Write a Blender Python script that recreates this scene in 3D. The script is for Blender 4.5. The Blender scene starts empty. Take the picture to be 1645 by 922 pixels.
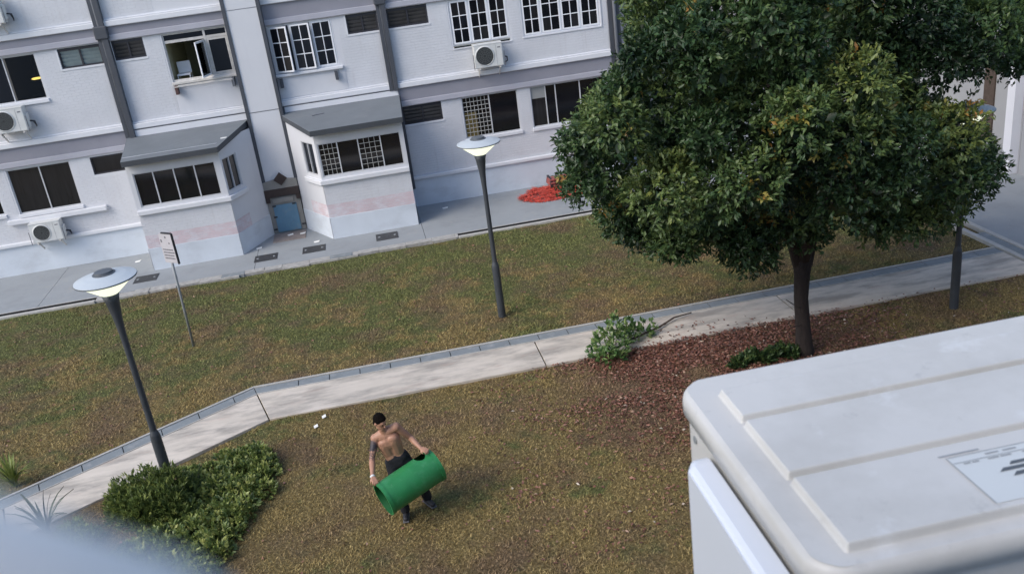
import bpy, bmesh, math, random
import numpy as np
from mathutils import Vector, Matrix
random.seed(7); rng = np.random.default_rng(7)
S = bpy.context.scene; COL = S.collection; R = math.radians

# ------------------------------------------------------------------ camera, sky, sun, exposure
cam = bpy.data.cameras.new("camera"); camo = bpy.data.objects.new("camera", cam); COL.objects.link(camo)
cam.sensor_width = 36.0; cam.lens = 36.0 * 1450 / 1645; cam.clip_start = 0.01; cam.clip_end = 1500
camo.matrix_world = (Matrix.Translation((0, 0, 8)) @ Matrix.Rotation(R(-7.74), 4, 'Z')
                     @ Matrix.Rotation(R(90 - 22.42), 4, 'X') @ Matrix.Rotation(R(-7.51), 4, 'Z'))
cam.dof.use_dof = True; cam.dof.focus_distance = 16; cam.dof.aperture_fstop = 16
S.camera = camo
W = bpy.data.worlds.new("World"); S.world = W; W.use_nodes = True
nt = W.node_tree; bg = nt.nodes['Background']; sky = nt.nodes.new('ShaderNodeTexSky')
sky.sky_type = 'NISHITA'; sky.sun_disc = False
SUN_EL, SUN_AZ = R(42), math.atan2(-0.85, -0.45)
sky.sun_elevation = SUN_EL; sky.sun_rotation = SUN_AZ; sky.air_density = 1.0; sky.dust_density = 1.5; sky.ozone_density = 1.0
bg.inputs['Strength'].default_value = 0.13
nt.links.new(sky.outputs[0], bg.inputs[0])
sl = bpy.data.lights.new("sun", 'SUN'); so = bpy.data.objects.new("sun", sl); COL.objects.link(so)
sl.energy = 1.15; sl.angle = R(38); sl.color = (1.0, 0.93, 0.83)
so.location = (-20, -5, 30)
sd = Vector((math.sin(SUN_AZ) * math.cos(SUN_EL), math.cos(SUN_AZ) * math.cos(SUN_EL), math.sin(SUN_EL)))
so.rotation_euler = sd.to_track_quat('Z', 'Y').to_euler()
S.view_settings.view_transform = 'Standard'; S.view_settings.look = 'None'
S.view_settings.exposure = 0.92; S.view_settings.gamma = 1.0

# ------------------------------------------------------------------ materials
def nodes_of(m):
    m.use_nodes = True; n = m.node_tree
    return n, n.nodes['Principled BSDF']
def mat(name, c, rough=0.7, var=0.0, scale=3.0, bump=0.0, bscale=60.0, metal=0.0, spec=0.5, c2=None, detail=6.0, stretch=None, lo=.3, hi=.7):
    m = bpy.data.materials.new(name); n, b = nodes_of(m); L = n.links
    b.inputs['Roughness'].default_value = rough; b.inputs['Metallic'].default_value = metal
    b.inputs['Specular IOR Level'].default_value = spec
    geo = n.nodes.new('ShaderNodeNewGeometry'); vec = geo.outputs['Position']
    if stretch:
        mp = n.nodes.new('ShaderNodeMapping'); mp.inputs['Scale'].default_value = stretch
        L.new(vec, mp.inputs[0]); vec = mp.outputs[0]
    if var or c2:
        t = n.nodes.new('ShaderNodeTexNoise'); t.inputs['Scale'].default_value = scale; t.inputs['Detail'].default_value = detail
        t.inputs['Roughness'].default_value = .62
        L.new(vec, t.inputs['Vector'])
        r = n.nodes.new('ShaderNodeValToRGB'); L.new(t.outputs[0], r.inputs[0])
        r.color_ramp.elements[0].position = lo; r.color_ramp.elements[1].position = hi
        ca = c2 if c2 else tuple(x * (1 - var) for x in c); cb = c if c2 else tuple(min(1, x * (1 + var)) for x in c)
        r.color_ramp.elements[0].color = (*ca, 1); r.color_ramp.elements[1].color = (*cb, 1)
        L.new(r.outputs[0], b.inputs['Base Color'])
    else:
        b.inputs['Base Color'].default_value = (*c, 1)
    if bump:
        t2 = n.nodes.new('ShaderNodeTexNoise'); t2.inputs['Scale'].default_value = bscale; t2.inputs['Detail'].default_value = 4
        L.new(geo.outputs['Position'], t2.inputs['Vector'])
        bp = n.nodes.new('ShaderNodeBump'); bp.inputs['Strength'].default_value = bump; bp.inputs['Distance'].default_value = .01
        L.new(t2.outputs[0], bp.inputs['Height']); L.new(bp.outputs[0], b.inputs['Normal'])
    return m

def add_layer(m, c, scale, lo, hi, stretch=(1, 1, 1), amount=1.0, seed=0.0):
    """one more noise-masked colour over a material's base colour (stains, wear)"""
    n = m.node_tree; L = n.links; b = n.nodes['Principled BSDF']
    geo = n.nodes.new('ShaderNodeNewGeometry'); mp = n.nodes.new('ShaderNodeMapping'); mp.inputs['Scale'].default_value = stretch
    mp.inputs['Location'].default_value = (seed, seed * 1.7, seed * .3)
    L.new(geo.outputs['Position'], mp.inputs[0])
    t = n.nodes.new('ShaderNodeTexNoise'); t.inputs['Scale'].default_value = scale; t.inputs['Detail'].default_value = 6; t.inputs['Roughness'].default_value = .65
    L.new(mp.outputs[0], t.inputs['Vector'])
    mr = n.nodes.new('ShaderNodeMapRange'); mr.inputs['From Min'].default_value = lo; mr.inputs['From Max'].default_value = hi
    mr.inputs['To Max'].default_value = amount
    L.new(t.outputs[0], mr.inputs['Value'])
    mx = n.nodes.new('ShaderNodeMix'); mx.data_type = 'RGBA'
    old = b.inputs['Base Color']
    if old.is_linked: L.new(old.links[0].from_socket, mx.inputs['A'])
    else: mx.inputs['A'].default_value = old.default_value
    mx.inputs['B'].default_value = (*c, 1)
    L.new(mr.outputs[0], mx.inputs['Factor']); L.new(mx.outputs['Result'], b.inputs['Base Color'])
    return mx

M = {}
M['brick'] = mat('white painted brick', (.61, .62, .65), .75, .05, 1.3, .25, 45)
add_layer(M['brick'], (.56, .55, .58), 1.1, .52, .75, (1, 1, .5), .7, 3)
M['paint'] = mat('white wall paint', (.61, .62, .65), .7, .03, .8, .1, 30)
add_layer(M['paint'], (.56, .56, .60), 1.4, .54, .8, (2.2, 2.2, .35), .6, 5)
add_layer(M['brick'], (.50, .49, .50), 2.6, .56, .78, (3.2, 3.2, .22), .5, 13)
M['ledge'] = mat('ledge white paint', (.68, .69, .72), .65, .03, 2, .1, 40)
add_layer(M['ledge'], (.52, .52, .55), 2.2, .56, .78, (.7, 1, 2), .6, 9)
M['plinth'] = mat('pale blue grey plinth paint', (.60, .65, .71), .75, .06, 1.2, .1, 30)
add_layer(M['plinth'], (.44, .47, .51), 1.0, .5, .75, (.8, .8, 1.5), .8, 2)
M['pink'] = mat('faded pink brick paint', (.60, .50, .53), .8, .08, 2, .2, 40)
add_layer(M['pink'], (.64, .62, .66), 2.5, .45, .62, (1, 1, 2.2), .9, 1)
M['band'] = mat('grey beam paint', (.26, .26, .30), .7, .06, 1.5, .1, 30)
M['bandlip'] = mat('lilac grey beam lip paint', (.40, .40, .45), .7, .06, 1.5)
M['dark'] = mat('dark grey trim paint', (.062, .068, .082), .55, .12, 2)
M['canopy'] = mat('grey canopy roof paint', (.15, .168, .185), .75, .08, 1.2)
add_layer(M['canopy'], (.20, .21, .22), 1.6, .55, .75, (1, 1, 1), .5, 4)
M['canopyedge'] = mat('dark canopy fascia paint', (.055, .062, .072), .6, .1, 2)
M['glass'] = mat('dark window glass', (.008, .009, .012), .06, spec=.6)
M['glass2'] = mat('dark window glass with curtain behind', (.02, .02, .022), .08, .22, 4, spec=.6, stretch=(6, 1, .3))
M['louvre'] = mat('louvre glass slat', (.075, .072, .072), .3, .3, 3)
M['louvrelit'] = mat('lit louvre glass slat', (.27, .33, .34), .3, .15, 5)  # lit copy of the louvre slat, the light put into its colour
M['frame'] = mat('window frame aluminium', (.55, .56, .58), .5, .05, 5)
M['white'] = mat('white window paint', (.80, .81, .84), .5, .02, 5)
M['worn'] = mat('worn cream frame paint', (.58, .56, .53), .6, .15, 8)
M['darkframe'] = mat('dark louvre frame', (.03, .03, .038), .5)
M['grille'] = mat('grille bar paint', (.42, .42, .40), .5, .1, 9)
M['rust'] = mat('rusty bracket', (.10, .055, .05), .8, .3, 12)
M['grey metal'] = mat('grey bracket metal', (.14, .15, .17), .5, .1, 5)
M['blind'] = mat('roller blind', (.28, .29, .29), .8)
M['curtain'] = mat('dim yellow curtain', (.16, .12, .04), .9, .5, 8)
M['olive'] = mat('olive interior wall', (.50, .50, .36), .9)
M['dim'] = mat('dark interior', (.03, .035, .045), .9)
M['acwhite'] = mat('condenser casing paint', (.62, .63, .62), .45, .05, 6)
add_layer(M['acwhite'], (.42, .42, .40), 5, .55, .8, (1, 1, .5), .6)
M['acgrille'] = mat('condenser fan grille', (.10, .11, .11), .6)
M['acdark'] = mat('condenser fan cavity', (.035, .037, .04), .6)
M['pave'] = mat('grey painted concrete', (.28, .30, .315), .85, .06, .6, .3, 50)
add_layer(M['pave'], (.20, .21, .215), 1.1, .5, .75, (1, 1, 1), .6, 6)
add_layer(M['pave'], (.36, .35, .32), 2.3, .58, .75, (1, 1, 1), .5, 11)
M['kerbwhite'] = mat('pale kerb concrete', (.42, .41, .385), .85, .12, 6, .4, 60)
M['rough'] = mat('rough broken concrete edge', (.36, .35, .33), .9, .25, 9, .8, 40)
M['slot'] = mat('dark drain channel', (.02, .021, .022), .9, .2, 5)
M['cover'] = mat('dark iron drain cover', (.04, .041, .044), .6, .25, 10, .5, 90)
M['path'] = mat('pale concrete path', (.58, .52, .445), .85, .06, 1.2, .3, 60)
add_layer(M['path'], (.29, .265, .235), 1.5, .43, .62, (.5, 1.6, 1), .85, 2)
add_layer(M['path'], (.66, .59, .51), 2.4, .50, .62, (.45, 1.6, 1), .7, 8)
add_layer(M['path'], (.46, .34, .28), 2.6, .56, .7, (.5, 1.6, 1), .5, 15)
M['slab'] = mat('blue grey drain slab', (.205, .228, .24), .8, .11, 2.5, .3, 60)
add_layer(M['slab'], (.40, .40, .40), 4, .55, .75, (1, 1, 1), .5)
M['lamppost'] = mat('grey lamp post paint', (.048, .055, .065), .45, .15, 6)
M['lamptop'] = mat('lamp disc paint', (.50, .545, .57), .4, .03, 3)
M['lampcap'] = mat('lamp cap metal', (.09, .10, .11), .4, .1, 5)
M['sign'] = mat('sign board paint', (.47, .46, .49), .5, .06, 6)
M['signback'] = mat('sign edge black', (.02, .022, .03), .5)
M['galv'] = mat('galvanised sign pole', (.28, .30, .31), .5, .15, 8, metal=.2)
M['letter'] = mat('grey lettering', (.16, .16, .18), .7)
M['net'] = mat('orange red safety net', (.56, .075, .05), .6, .2, 6)
M['netroll'] = mat('folded red tarpaulin', (.30, .085, .075), .7, .5, 7, .6, 18)
M['paper'] = mat('white paper scrap', (.78, .78, .76), .8)
M['doorblue'] = mat('blue hatch paint', (.12, .24, .34), .6, .12, 2.5)
add_layer(M['doorblue'], (.26, .27, .27), 2.2, .55, .72, (1, 1, 1.2), .6, 3)
M['brown'] = mat('dark brown paint', (.045, .03, .026), .7, .2, 4)
M['plaster'] = mat('grey beige plaster', (.25, .24, .22), .85, .12, 4, .3, 40)
M['mat'] = mat('worn red doorstep', (.24, .205, .19), .9, .2, 8)
M['wingwall'] = mat('grey wing wall paint', (.33, .34, .36), .8, .05, 1)
M['beige'] = mat('beige far wall paint', (.50, .45, .43), .8, .06, 1)
M['pillar'] = mat('white pillar paint', (.74, .75, .80), .7, .03, 1)
M['skin'] = mat('tanned skin', (.42, .225, .15), .5, .08, 12)
M['hair'] = mat('black hair', (.006, .0045, .004), 1.0, .3, 60, .8, 90, spec=.1)
M['trouser'] = mat('black trousers', (.010, .011, .016), .85, .3, 12, .5, 60)
M['shoe'] = mat('dark grey shoe', (.03, .03, .035), .6)
M['sole'] = mat('grey shoe sole', (.12, .12, .13), .6)
M['bin'] = mat('green plastic bin', (.022, .20, .062), .38, .12, 4, .15, 25)
add_layer(M['bin'], (.07, .28, .13), 6, .52, .72, (1, 1, 1), .6)
add_layer(M['bin'], (.16, .27, .17), 16, .66, .75, (1, 1, .4), .6, 4)
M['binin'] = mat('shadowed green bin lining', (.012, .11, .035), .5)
M['bark'] = mat('dark tree bark', (.026, .019, .017), .95, .35, 9, 1.0, 30, stretch=(3, 3, .6))
M['twig'] = mat('brown twig', (.075, .055, .045), .9, .2, 9)
M['acfore'] = mat('near condenser lid paint', (.63, .615, .585), .42, .025, 7, .05, 60)
add_layer(M['acfore'], (.47, .455, .42), 6, .46, .72, (1, 1, 1), .6, 2)
add_layer(M['acfore'], (.40, .39, .37), 34, .62, .74, (1, 1, 1), .5, 21)
add_layer(M['acfore'], (.72, .72, .71), 14, .62, .72, (1, 1, 1), .6, 7)
M['acplastic'] = mat('white plastic service cover', (.74, .77, .82), .35, .01, 5)
M['sticker'] = mat('pale label sticker', (.64, .66, .65), .4, .02, 5)
M['ink'] = mat('label ink', (.10, .11, .12), .5)
M['inkpale'] = mat('faded label ink', (.33, .34, .35), .5)
M['ledgeout'] = mat('pale grey window frame', (.72, .71, .70), .5)

def emissive(name, col, s):
    m = bpy.data.materials.new(name); n, b = nodes_of(m)
    b.inputs['Base Color'].default_value = (*col, 1); b.inputs['Emission Color'].default_value = (*col, 1)
    b.inputs['Emission Strength'].default_value = s; return m
M['lampglow'] = emissive('lit lamp diffuser', (.90, .94, .74), .55)
M['pendant'] = emissive('lit yellow pendant lamp', (1.0, .72, .16), 1.3)
def clearglass():
    m = bpy.data.materials.new('clear window glass'); n, b = nodes_of(m); L = n.links
    out = n.nodes['Material Output']; tr = n.nodes.new('ShaderNodeBsdfTransparent'); tr.inputs[0].default_value = (.75, .76, .78, 1)
    gl = n.nodes.new('ShaderNodeBsdfGlossy'); gl.inputs['Roughness'].default_value = .04
    fr = n.nodes.new('ShaderNodeFresnel'); fr.inputs[0].default_value = 1.5
    mx = n.nodes.new('ShaderNodeMixShader'); L.new(fr.outputs[0], mx.inputs[0]); L.new(tr.outputs[0], mx.inputs[1]); L.new(gl.outputs[0], mx.inputs[2])
    L.new(mx.outputs[0], out.inputs[0]); return m
M['clear'] = clearglass()

# ------------------------------------------------------------------ mesh helpers
def root_loc(o):
    p = Vector((0, 0, 0)) if o is None else Vector(o.location)
    while o is not None and o.parent is not None: o = o.parent; p = p + Vector(o.location)
    return p
class MB:
    def __init__(s): s.v = []; s.f = []
    def add(s, vs, fs):
        k = len(s.v); s.v += [tuple(v) for v in vs]; s.f += [tuple(i + k for i in f) for f in fs]; return s
    def box(s, x0, x1, y0, y1, z0, z1):
        return s.add([(x0, y0, z0), (x1, y0, z0), (x1, y1, z0), (x0, y1, z0), (x0, y0, z1), (x1, y0, z1), (x1, y1, z1), (x0, y1, z1)],
                     [(0, 3, 2, 1), (4, 5, 6, 7), (0, 1, 5, 4), (1, 2, 6, 5), (2, 3, 7, 6), (3, 0, 4, 7)])
    def obox(s, c, ax, ay, az):
        """box with centre c and half-axis vectors"""
        c, ax, ay, az = map(Vector, (c, ax, ay, az)); vs = []
        for k in (-1, 1):
            for i, j in ((-1, -1), (1, -1), (1, 1), (-1, 1)): vs.append(c + ax * i + ay * j + az * k)
        return s.add(vs, [(0, 3, 2, 1), (4, 5, 6, 7), (0, 1, 5, 4), (1, 2, 6, 5), (2, 3, 7, 6), (3, 0, 4, 7)])
    def quad(s, a, b, c, d): return s.add([a, b, c, d], [(0, 1, 2, 3)])
    def prism(s, pts, z0, z1):
        n = len(pts); z0 = z0 if hasattr(z0, '__len__') else [z0] * n; z1 = z1 if hasattr(z1, '__len__') else [z1] * n
        vs = [(p[0], p[1], z0[i]) for i, p in enumerate(pts)] + [(p[0], p[1], z1[i]) for i, p in enumerate(pts)]
        return s.add(vs, [tuple(range(n - 1, -1, -1)), tuple(range(n, 2 * n))] + [(i, (i + 1) % n, n + (i + 1) % n, n + i) for i in range(n)])
    def tube(s, pts, rad, n=8, cap=True):
        pts = [Vector(p) for p in pts]; rad = rad if hasattr(rad, '__len__') else [rad] * len(pts); vs = []; fs = []; a = None
        for i, p in enumerate(pts):
            d = (pts[min(i + 1, len(pts) - 1)] - pts[max(i - 1, 0)]).normalized()
            if a is None: a = d.orthogonal().normalized()
            a = (a - d * a.dot(d)).normalized(); b = d.cross(a)
            for k in range(n):
                t = 2 * math.pi * k / n; vs.append(p + (a * math.cos(t) + b * math.sin(t)) * rad[i])
        for i in range(len(pts) - 1):
            for k in range(n):
                k2 = (k + 1) % n; fs.append((i * n + k, i * n + k2, (i + 1) * n + k2, (i + 1) * n + k))
        if cap: fs += [tuple(range(n - 1, -1, -1)), tuple(range((len(pts) - 1) * n, len(pts) * n))]
        return s.add(vs, fs)
    def lathe(s, prof, c=(0, 0, 0), n=24):
        vs = []; fs = []; m = len(prof)
        for k in range(n):
            t = 2 * math.pi * k / n
            for r, z in prof: vs.append((c[0] + r * math.cos(t), c[1] + r * math.sin(t), c[2] + z))
        for k in range(n):
            for i in range(m - 1):
                k2 = (k + 1) % n; fs.append((k * m + i, k2 * m + i, k2 * m + i + 1, k * m + i + 1))
        return s.add(vs, fs)
    def ball(s, c, r, n=10, m=7, rot=None):
        r = r if hasattr(r, '__len__') else (r, r, r); c = Vector(c); vs = []; fs = []
        vs.append(Vector((0, 0, r[2])))
        for i in range(1, m):
            a = math.pi * i / m
            for k in range(n):
                t = 2 * math.pi * k / n; vs.append(Vector((r[0] * math.sin(a) * math.cos(t), r[1] * math.sin(a) * math.sin(t), r[2] * math.cos(a))))
        vs.append(Vector((0, 0, -r[2])))
        if rot is not None: vs = [rot @ v for v in vs]
        vs = [v + c for v in vs]
        for k in range(n): fs.append((0, 1 + k, 1 + (k + 1) % n))
        for i in range(m - 2):
            for k in range(n):
                a = 1 + i * n; fs.append((a + k, a + n + k, a + n + (k + 1) % n, a + (k + 1) % n))
        b = len(vs) - 1
        for k in range(n): fs.append((b, b - n + (k + 1) % n, b - n + k))
        return s.add(vs, fs)
    def cap(s, a, b, ra, rb, n=12):
        """tapered capsule: a cone with a ball at either end"""
        s.tube([a, b], [ra, rb], n); s.ball(a, ra, n, 8); return s.ball(b, rb, n, 8)
    def build(s, name, m, parent=None, smooth=False, bevel=0, kind=None, label=None, cat=None, group=None):
        o_ = root_loc(parent)
        me = bpy.data.meshes.new(name); me.from_pydata([(v[0] - o_.x, v[1] - o_.y, v[2] - o_.z) for v in s.v], [], s.f); me.update()
        ob = bpy.data.objects.new(name, me); COL.objects.link(ob)
        if parent: ob.parent = parent
        if m: me.materials.append(M[m] if isinstance(m, str) else m)
        if smooth: me.polygons.foreach_set('use_smooth', [True] * len(me.polygons))
        if bevel:
            b = ob.modifiers.new('bevel', 'BEVEL'); b.width = bevel; b.segments = 2; b.limit_method = 'ANGLE'
        tag(ob, label, cat, group, kind); return ob
def tag(o, label=None, cat=None, group=None, kind=None):
    if label: o['label'] = label
    if cat: o['category'] = cat
    if group: o['group'] = group
    if kind: o['kind'] = kind
def thing(name, label, cat, loc, group=None, rz=0):
    o = bpy.data.objects.new(name, None); COL.objects.link(o); o.location = loc; o.rotation_euler[2] = rz
    o.empty_display_size = .2; tag(o, label, cat, group); return o
def copy_tree(o, parent=None):
    c = o.copy(); COL.objects.link(c); c.parent = parent
    for ch in list(o.children): copy_tree(ch, c)
    return c
def np_mesh(name, V, F, m, parent=None, kind=None, attr=None, smooth=False):
    """V: n x 3, F: m x 3 or m x 4 arrays"""
    o_ = root_loc(parent); V = np.asarray(V, np.float32) - np.array(o_, np.float32); F = np.asarray(F, np.int32)
    me = bpy.data.meshes.new(name); k = F.shape[1]
    me.vertices.add(len(V)); me.vertices.foreach_set('co', V.ravel())
    me.loops.add(F.size); me.loops.foreach_set('vertex_index', F.ravel())
    me.polygons.add(len(F)); me.polygons.foreach_set('loop_start', np.arange(0, F.size, k, dtype=np.int32))
    if smooth: me.polygons.foreach_set('use_smooth', np.ones(len(F), bool))
    me.update(calc_edges=True)
    if attr is not None:
        a = me.attributes.new('tint', 'FLOAT', 'POINT'); a.data.foreach_set('value', np.asarray(attr, np.float32))
    me.materials.append(m); ob = bpy.data.objects.new(name, me); COL.objects.link(ob)
    if parent: ob.parent = parent
    if kind: ob['kind'] = kind
    return ob

# ------------------------------------------------------------------ setting: ground, lawn, path, pavement
def vnoise(x, y, seed=0):
    """smooth value noise in [-1, 1]"""
    xi = np.floor(x).astype(int); yi = np.floor(y).astype(int); fx = x - xi; fy = y - yi
    fx = fx * fx * (3 - 2 * fx); fy = fy * fy * (3 - 2 * fy)
    def h(a, b):
        n = (a * 374761393 + b * 668265263 + seed * 974711) & 0x7fffffff; n = ((n ^ (n >> 13)) * 1274126177) & 0x7fffffff
        return ((n ^ (n >> 16)) & 0xffff) / 32767.5 - 1
    return (h(xi, yi) * (1 - fx) + h(xi + 1, yi) * fx) * (1 - fy) + (h(xi, yi + 1) * (1 - fx) + h(xi + 1, yi + 1) * fx) * fy
def lawn_z(x, y): return .02 * vnoise(x * .7, y * .7, 3) + .012 * vnoise(x * 2.1, y * 2.1, 5) - .012
def inpoly(x, y, P):
    c = np.zeros(x.shape, bool); n = len(P)
    for i in range(n):
        x0, y0 = P[i]; x1, y1 = P[(i + 1) % n]
        if y0 == y1: continue
        c ^= ((y0 > y) != (y1 > y)) & (x < (x1 - x0) * (y - y0) / (y1 - y0) + x0)
    return c
# path geometry: outer (far) line, and offsets towards the camera
PO = [(12.86, 16.4), (-3.11, 16.52), (-14.0, 9.98)]
def off(d):
    """the path's far line moved d metres towards the camera"""
    (x0, y0), (x1, y1), (x2, y2) = PO; L = math.hypot(x2 - x1, y2 - y1); ux, uy = (x2 - x1) / L, (y2 - y1) / L
    n2 = (-uy, ux); n2 = n2 if n2[1] < 0 else (uy, -ux)
    n1 = (-.0075, -1.0); bx, by = n1[0] + n2[0], n1[1] + n2[1]; bl = math.hypot(bx, by); bx /= bl; by /= bl
    k = d / (bx * n1[0] + by * n1[1])
    return [(x0 + n1[0] * d, y0 + n1[1] * d), (x1 + bx * k, y1 + by * k), (x2 + n2[0] * d, y2 + n2[1] * d)]
PIN = off(1.45)
UPPER = [(12.86, 16.43), (-3.11, 16.55), (-14, 10.0), (-18, 10), (-18, 23.32), (12.86, 23.32)]
LOWER = [(12.86, PIN[0][1] - .02), (PIN[1][0], PIN[1][1] - .02), (-14, PIN[2][1] - .02), (-14, 3), (14.5, 3), (14.5, PIN[0][1] - .02)]

def grass_material(name, blade):
    m = bpy.data.materials.new(name); n, b = nodes_of(m); L = n.links
    b.inputs['Roughness'].default_value = .85; b.inputs['Specular IOR Level'].default_value = .2
    geo = n.nodes.new('ShaderNodeNewGeometry'); P = geo.outputs['Position']
    def noise(sc, det=5, loc=(0, 0, 0), rough=.6):
        mp = n.nodes.new('ShaderNodeMapping'); mp.inputs['Location'].default_value = loc; mp.inputs['Scale'].default_value = (1, 1, .05); L.new(P, mp.inputs[0])
        t = n.nodes.new('ShaderNodeTexNoise'); t.inputs['Scale'].default_value = sc; t.inputs['Detail'].default_value = det; t.inputs['Roughness'].default_value = rough
        L.new(mp.outputs[0], t.inputs['Vector']); return t.outputs[0]
    def ramp(x, els):
        r = n.nodes.new('ShaderNodeValToRGB'); e = r.color_ramp.elements
        while len(e) > 1: e.remove(e[-1])
        e[0].position, e[0].color = els[0][0], (*els[0][1], 1)
        for p, c in els[1:]: k = e.new(p); k.color = (*c, 1)
        L.new(x, r.inputs[0]); return r.outputs[0]
    def mix(f, a, c):
        x = n.nodes.new('ShaderNodeMix'); x.data_type = 'RGBA'
        (L.new(f, x.inputs['Factor']) if not isinstance(f, float) else setattr(x.inputs['Factor'], 'default_value', f))
        L.new(a, x.inputs['A']); L.new(c, x.inputs['B']); return x.outputs['Result']
    def mrange(x, a, c, t0=0, t1=1):
        r = n.nodes.new('ShaderNodeMapRange'); r.inputs['From Min'].default_value = a; r.inputs['From Max'].default_value = c
        r.inputs['To Min'].default_value = t0; r.inputs['To Max'].default_value = t1; L.new(x, r.inputs['Value']); return r.outputs[0]
    def math_(op, a, c):
        x = n.nodes.new('ShaderNodeMath'); x.operation = op; x.use_clamp = False
        for i, q in enumerate((a, c)): (L.new(q, x.inputs[i]) if not isinstance(q, (float, int)) else setattr(x.inputs[i], 'default_value', q))
        return x.outputs[0]
    fine = noise(22, 5); mid = noise(3.2, 5, (4, 1, 0)); big = noise(.62, 5, (1.3, 7, 0))
    dry = ramp(fine, [(.28, (.115, .078, .030)), (.48, (.24, .18, .073)), (.70, (.43, .335, .155))])
    grn = ramp(fine, [(.28, (.06, .075, .024)), (.5, (.14, .155, .055)), (.72, (.26, .26, .105))])
    brn = ramp(fine, [(.28, (.09, .058, .036)), (.5, (.19, .125, .08)), (.72, (.32, .225, .15))])
    sep = n.nodes.new('ShaderNodeSeparateXYZ'); L.new(P, sep.inputs[0])
    far = mrange(sep.outputs['Y'], 14.5, 22.5, -.05, .24)      # the grass grows greener along the building
    near = mrange(sep.outputs['Y'], 8.0, 14.0, .05, 0)
    g = math_('ADD', math_('ADD', big, math_('MULTIPLY', mid, .75)), far)
    green_f = mrange(g, .86, 1.02, 0, .95)
    c = mix(green_f, dry, grn)
    bn = noise(.75, 5, (9, 3, 0)); bf = mrange(math_('ADD', bn, math_('MULTIPLY', mid, .3)), .62, .80, 0, .75)
    c = mix(bf, c, brn)
    # bare litter strip along the path and round the tree (dry brown)
    vm = n.nodes.new('ShaderNodeVectorMath'); vm.operation = 'DISTANCE'; vm.inputs[1].default_value = (5.6, 13.9, 0); L.new(P, vm.inputs[0])
    tn = math_('ADD', mrange(vm.outputs['Value'], 1.2, 4.6, 1, 0), math_('MULTIPLY', mid, .6))
    c = mix(mrange(tn, .62, 1.0, 0, .9), c, brn)
    if blade:
        at = n.nodes.new('ShaderNodeAttribute'); at.attribute_name = 'tint'
        hv = n.nodes.new('ShaderNodeHueSaturation'); L.new(c, hv.inputs['Color']); L.new(mrange(at.outputs['Fac'], 0, 1, .70, 1.85), hv.inputs['Value'])
        c = hv.outputs[0]
    if not blade:
        hv = n.nodes.new('ShaderNodeHueSaturation'); L.new(c, hv.inputs['Color']); hv.inputs['Value'].default_value = .6; c = hv.outputs[0]
    L.new(c, b.inputs['Base Color'])
    if not blade:
        bp = n.nodes.new('ShaderNodeBump'); bp.inputs['Strength'].default_value = .9; bp.inputs['Distance'].default_value = .04
        L.new(fine, bp.inputs['Height']); L.new(bp.outputs[0], b.inputs['Normal'])
    return m
GM = grass_material('dry lawn', False); GB = grass_material('dry grass blades', True)

MB().box(-300, 300, -250, 400, -.4, -.12).build('ground', mat('earth', (.14, .11, .07), .95, .2, .5), kind='structure')
gx, gy = np.meshgrid(np.arange(-18, 15.01, .15), np.arange(2, 23.41, .15), indexing='xy')
V = np.stack([gx.ravel(), gy.ravel(), lawn_z(gx, gy).ravel()], 1); ny, nx = gx.shape
ii = (np.arange(ny - 1)[:, None] * nx + np.arange(nx - 1)[None]).ravel()
np_mesh('lawn', V, np.stack([ii, ii + 1, ii + nx + 1, ii + nx], 1), GM, kind='structure', smooth=True)

def blades(area, n, hmin, hmax, wid):
    xs = [p[0] for p in area]; ys = [p[1] for p in area]
    x = rng.uniform(min(xs), max(xs), n * 2); y = rng.uniform(min(ys), max(ys), n * 2)
    k = inpoly(x, y, area); x = x[k][:n]; y = y[k][:n]
    # clumps: keep fewer blades where the ground is worn
    d = .5 + .5 * vnoise(x * 1.7, y * 1.7, 11) + .35 * vnoise(x * 6, y * 6, 12); k = rng.random(len(x)) < .35 + .65 * np.clip(d, 0, 1)
    return x[k], y[k]
def grass_patch(name, area, n, hmin, hmax, wid):
    x, y = blades(area, n, hmin, hmax, wid); n = len(x)
    a = rng.uniform(0, 2 * np.pi, n); h = rng.uniform(hmin, hmax, n) * (1 + .4 * vnoise(x * 3, y * 3, 9)); w = rng.uniform(.6, 1.3, n) * wid
    ln = rng.uniform(.5, 1.9, n) * h; la = rng.uniform(0, 2 * np.pi, n); z = lawn_z(x, y) - .004
    A = np.stack([x - np.cos(a) * w, y - np.sin(a) * w, z], 1); B = np.stack([x + np.cos(a) * w, y + np.sin(a) * w, z], 1)
    T = np.stack([x + np.cos(la) * ln, y + np.sin(la) * ln, z + h], 1)
    V = np.empty((3 * n, 3)); V[0::3] = A; V[1::3] = B; V[2::3] = T
    t = np.repeat(rng.random(n), 3); t[2::3] = np.clip(t[2::3] + .2, 0, 1)
    o = np_mesh(name, V, np.arange(3 * n).reshape(-1, 3), GB, kind='stuff', attr=t); return o
VIEW_UP = [(12.84, 16.45), (-3.11, 16.57), (-12, 11.2), (-14, 14), (-14, 23.25), (12.84, 23.25)]
VIEW_LO = [(12.9, PIN[0][1] - .03), (PIN[1][0], PIN[1][1] - .03), (-8, PIN[1][1] - 3.4), (-6, 8.5), (6, 8.2), (14, 12)]
o = grass_patch('upper_lawn_grass', VIEW_UP, 380000, .02, .048, .0075); o['label'] = 'dry green and brown grass between the path and the building'
o = grass_patch('lower_lawn_grass', VIEW_LO, 400000, .016, .042, .006); o['label'] = 'dry straw coloured grass under and around the shirtless man'

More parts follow.
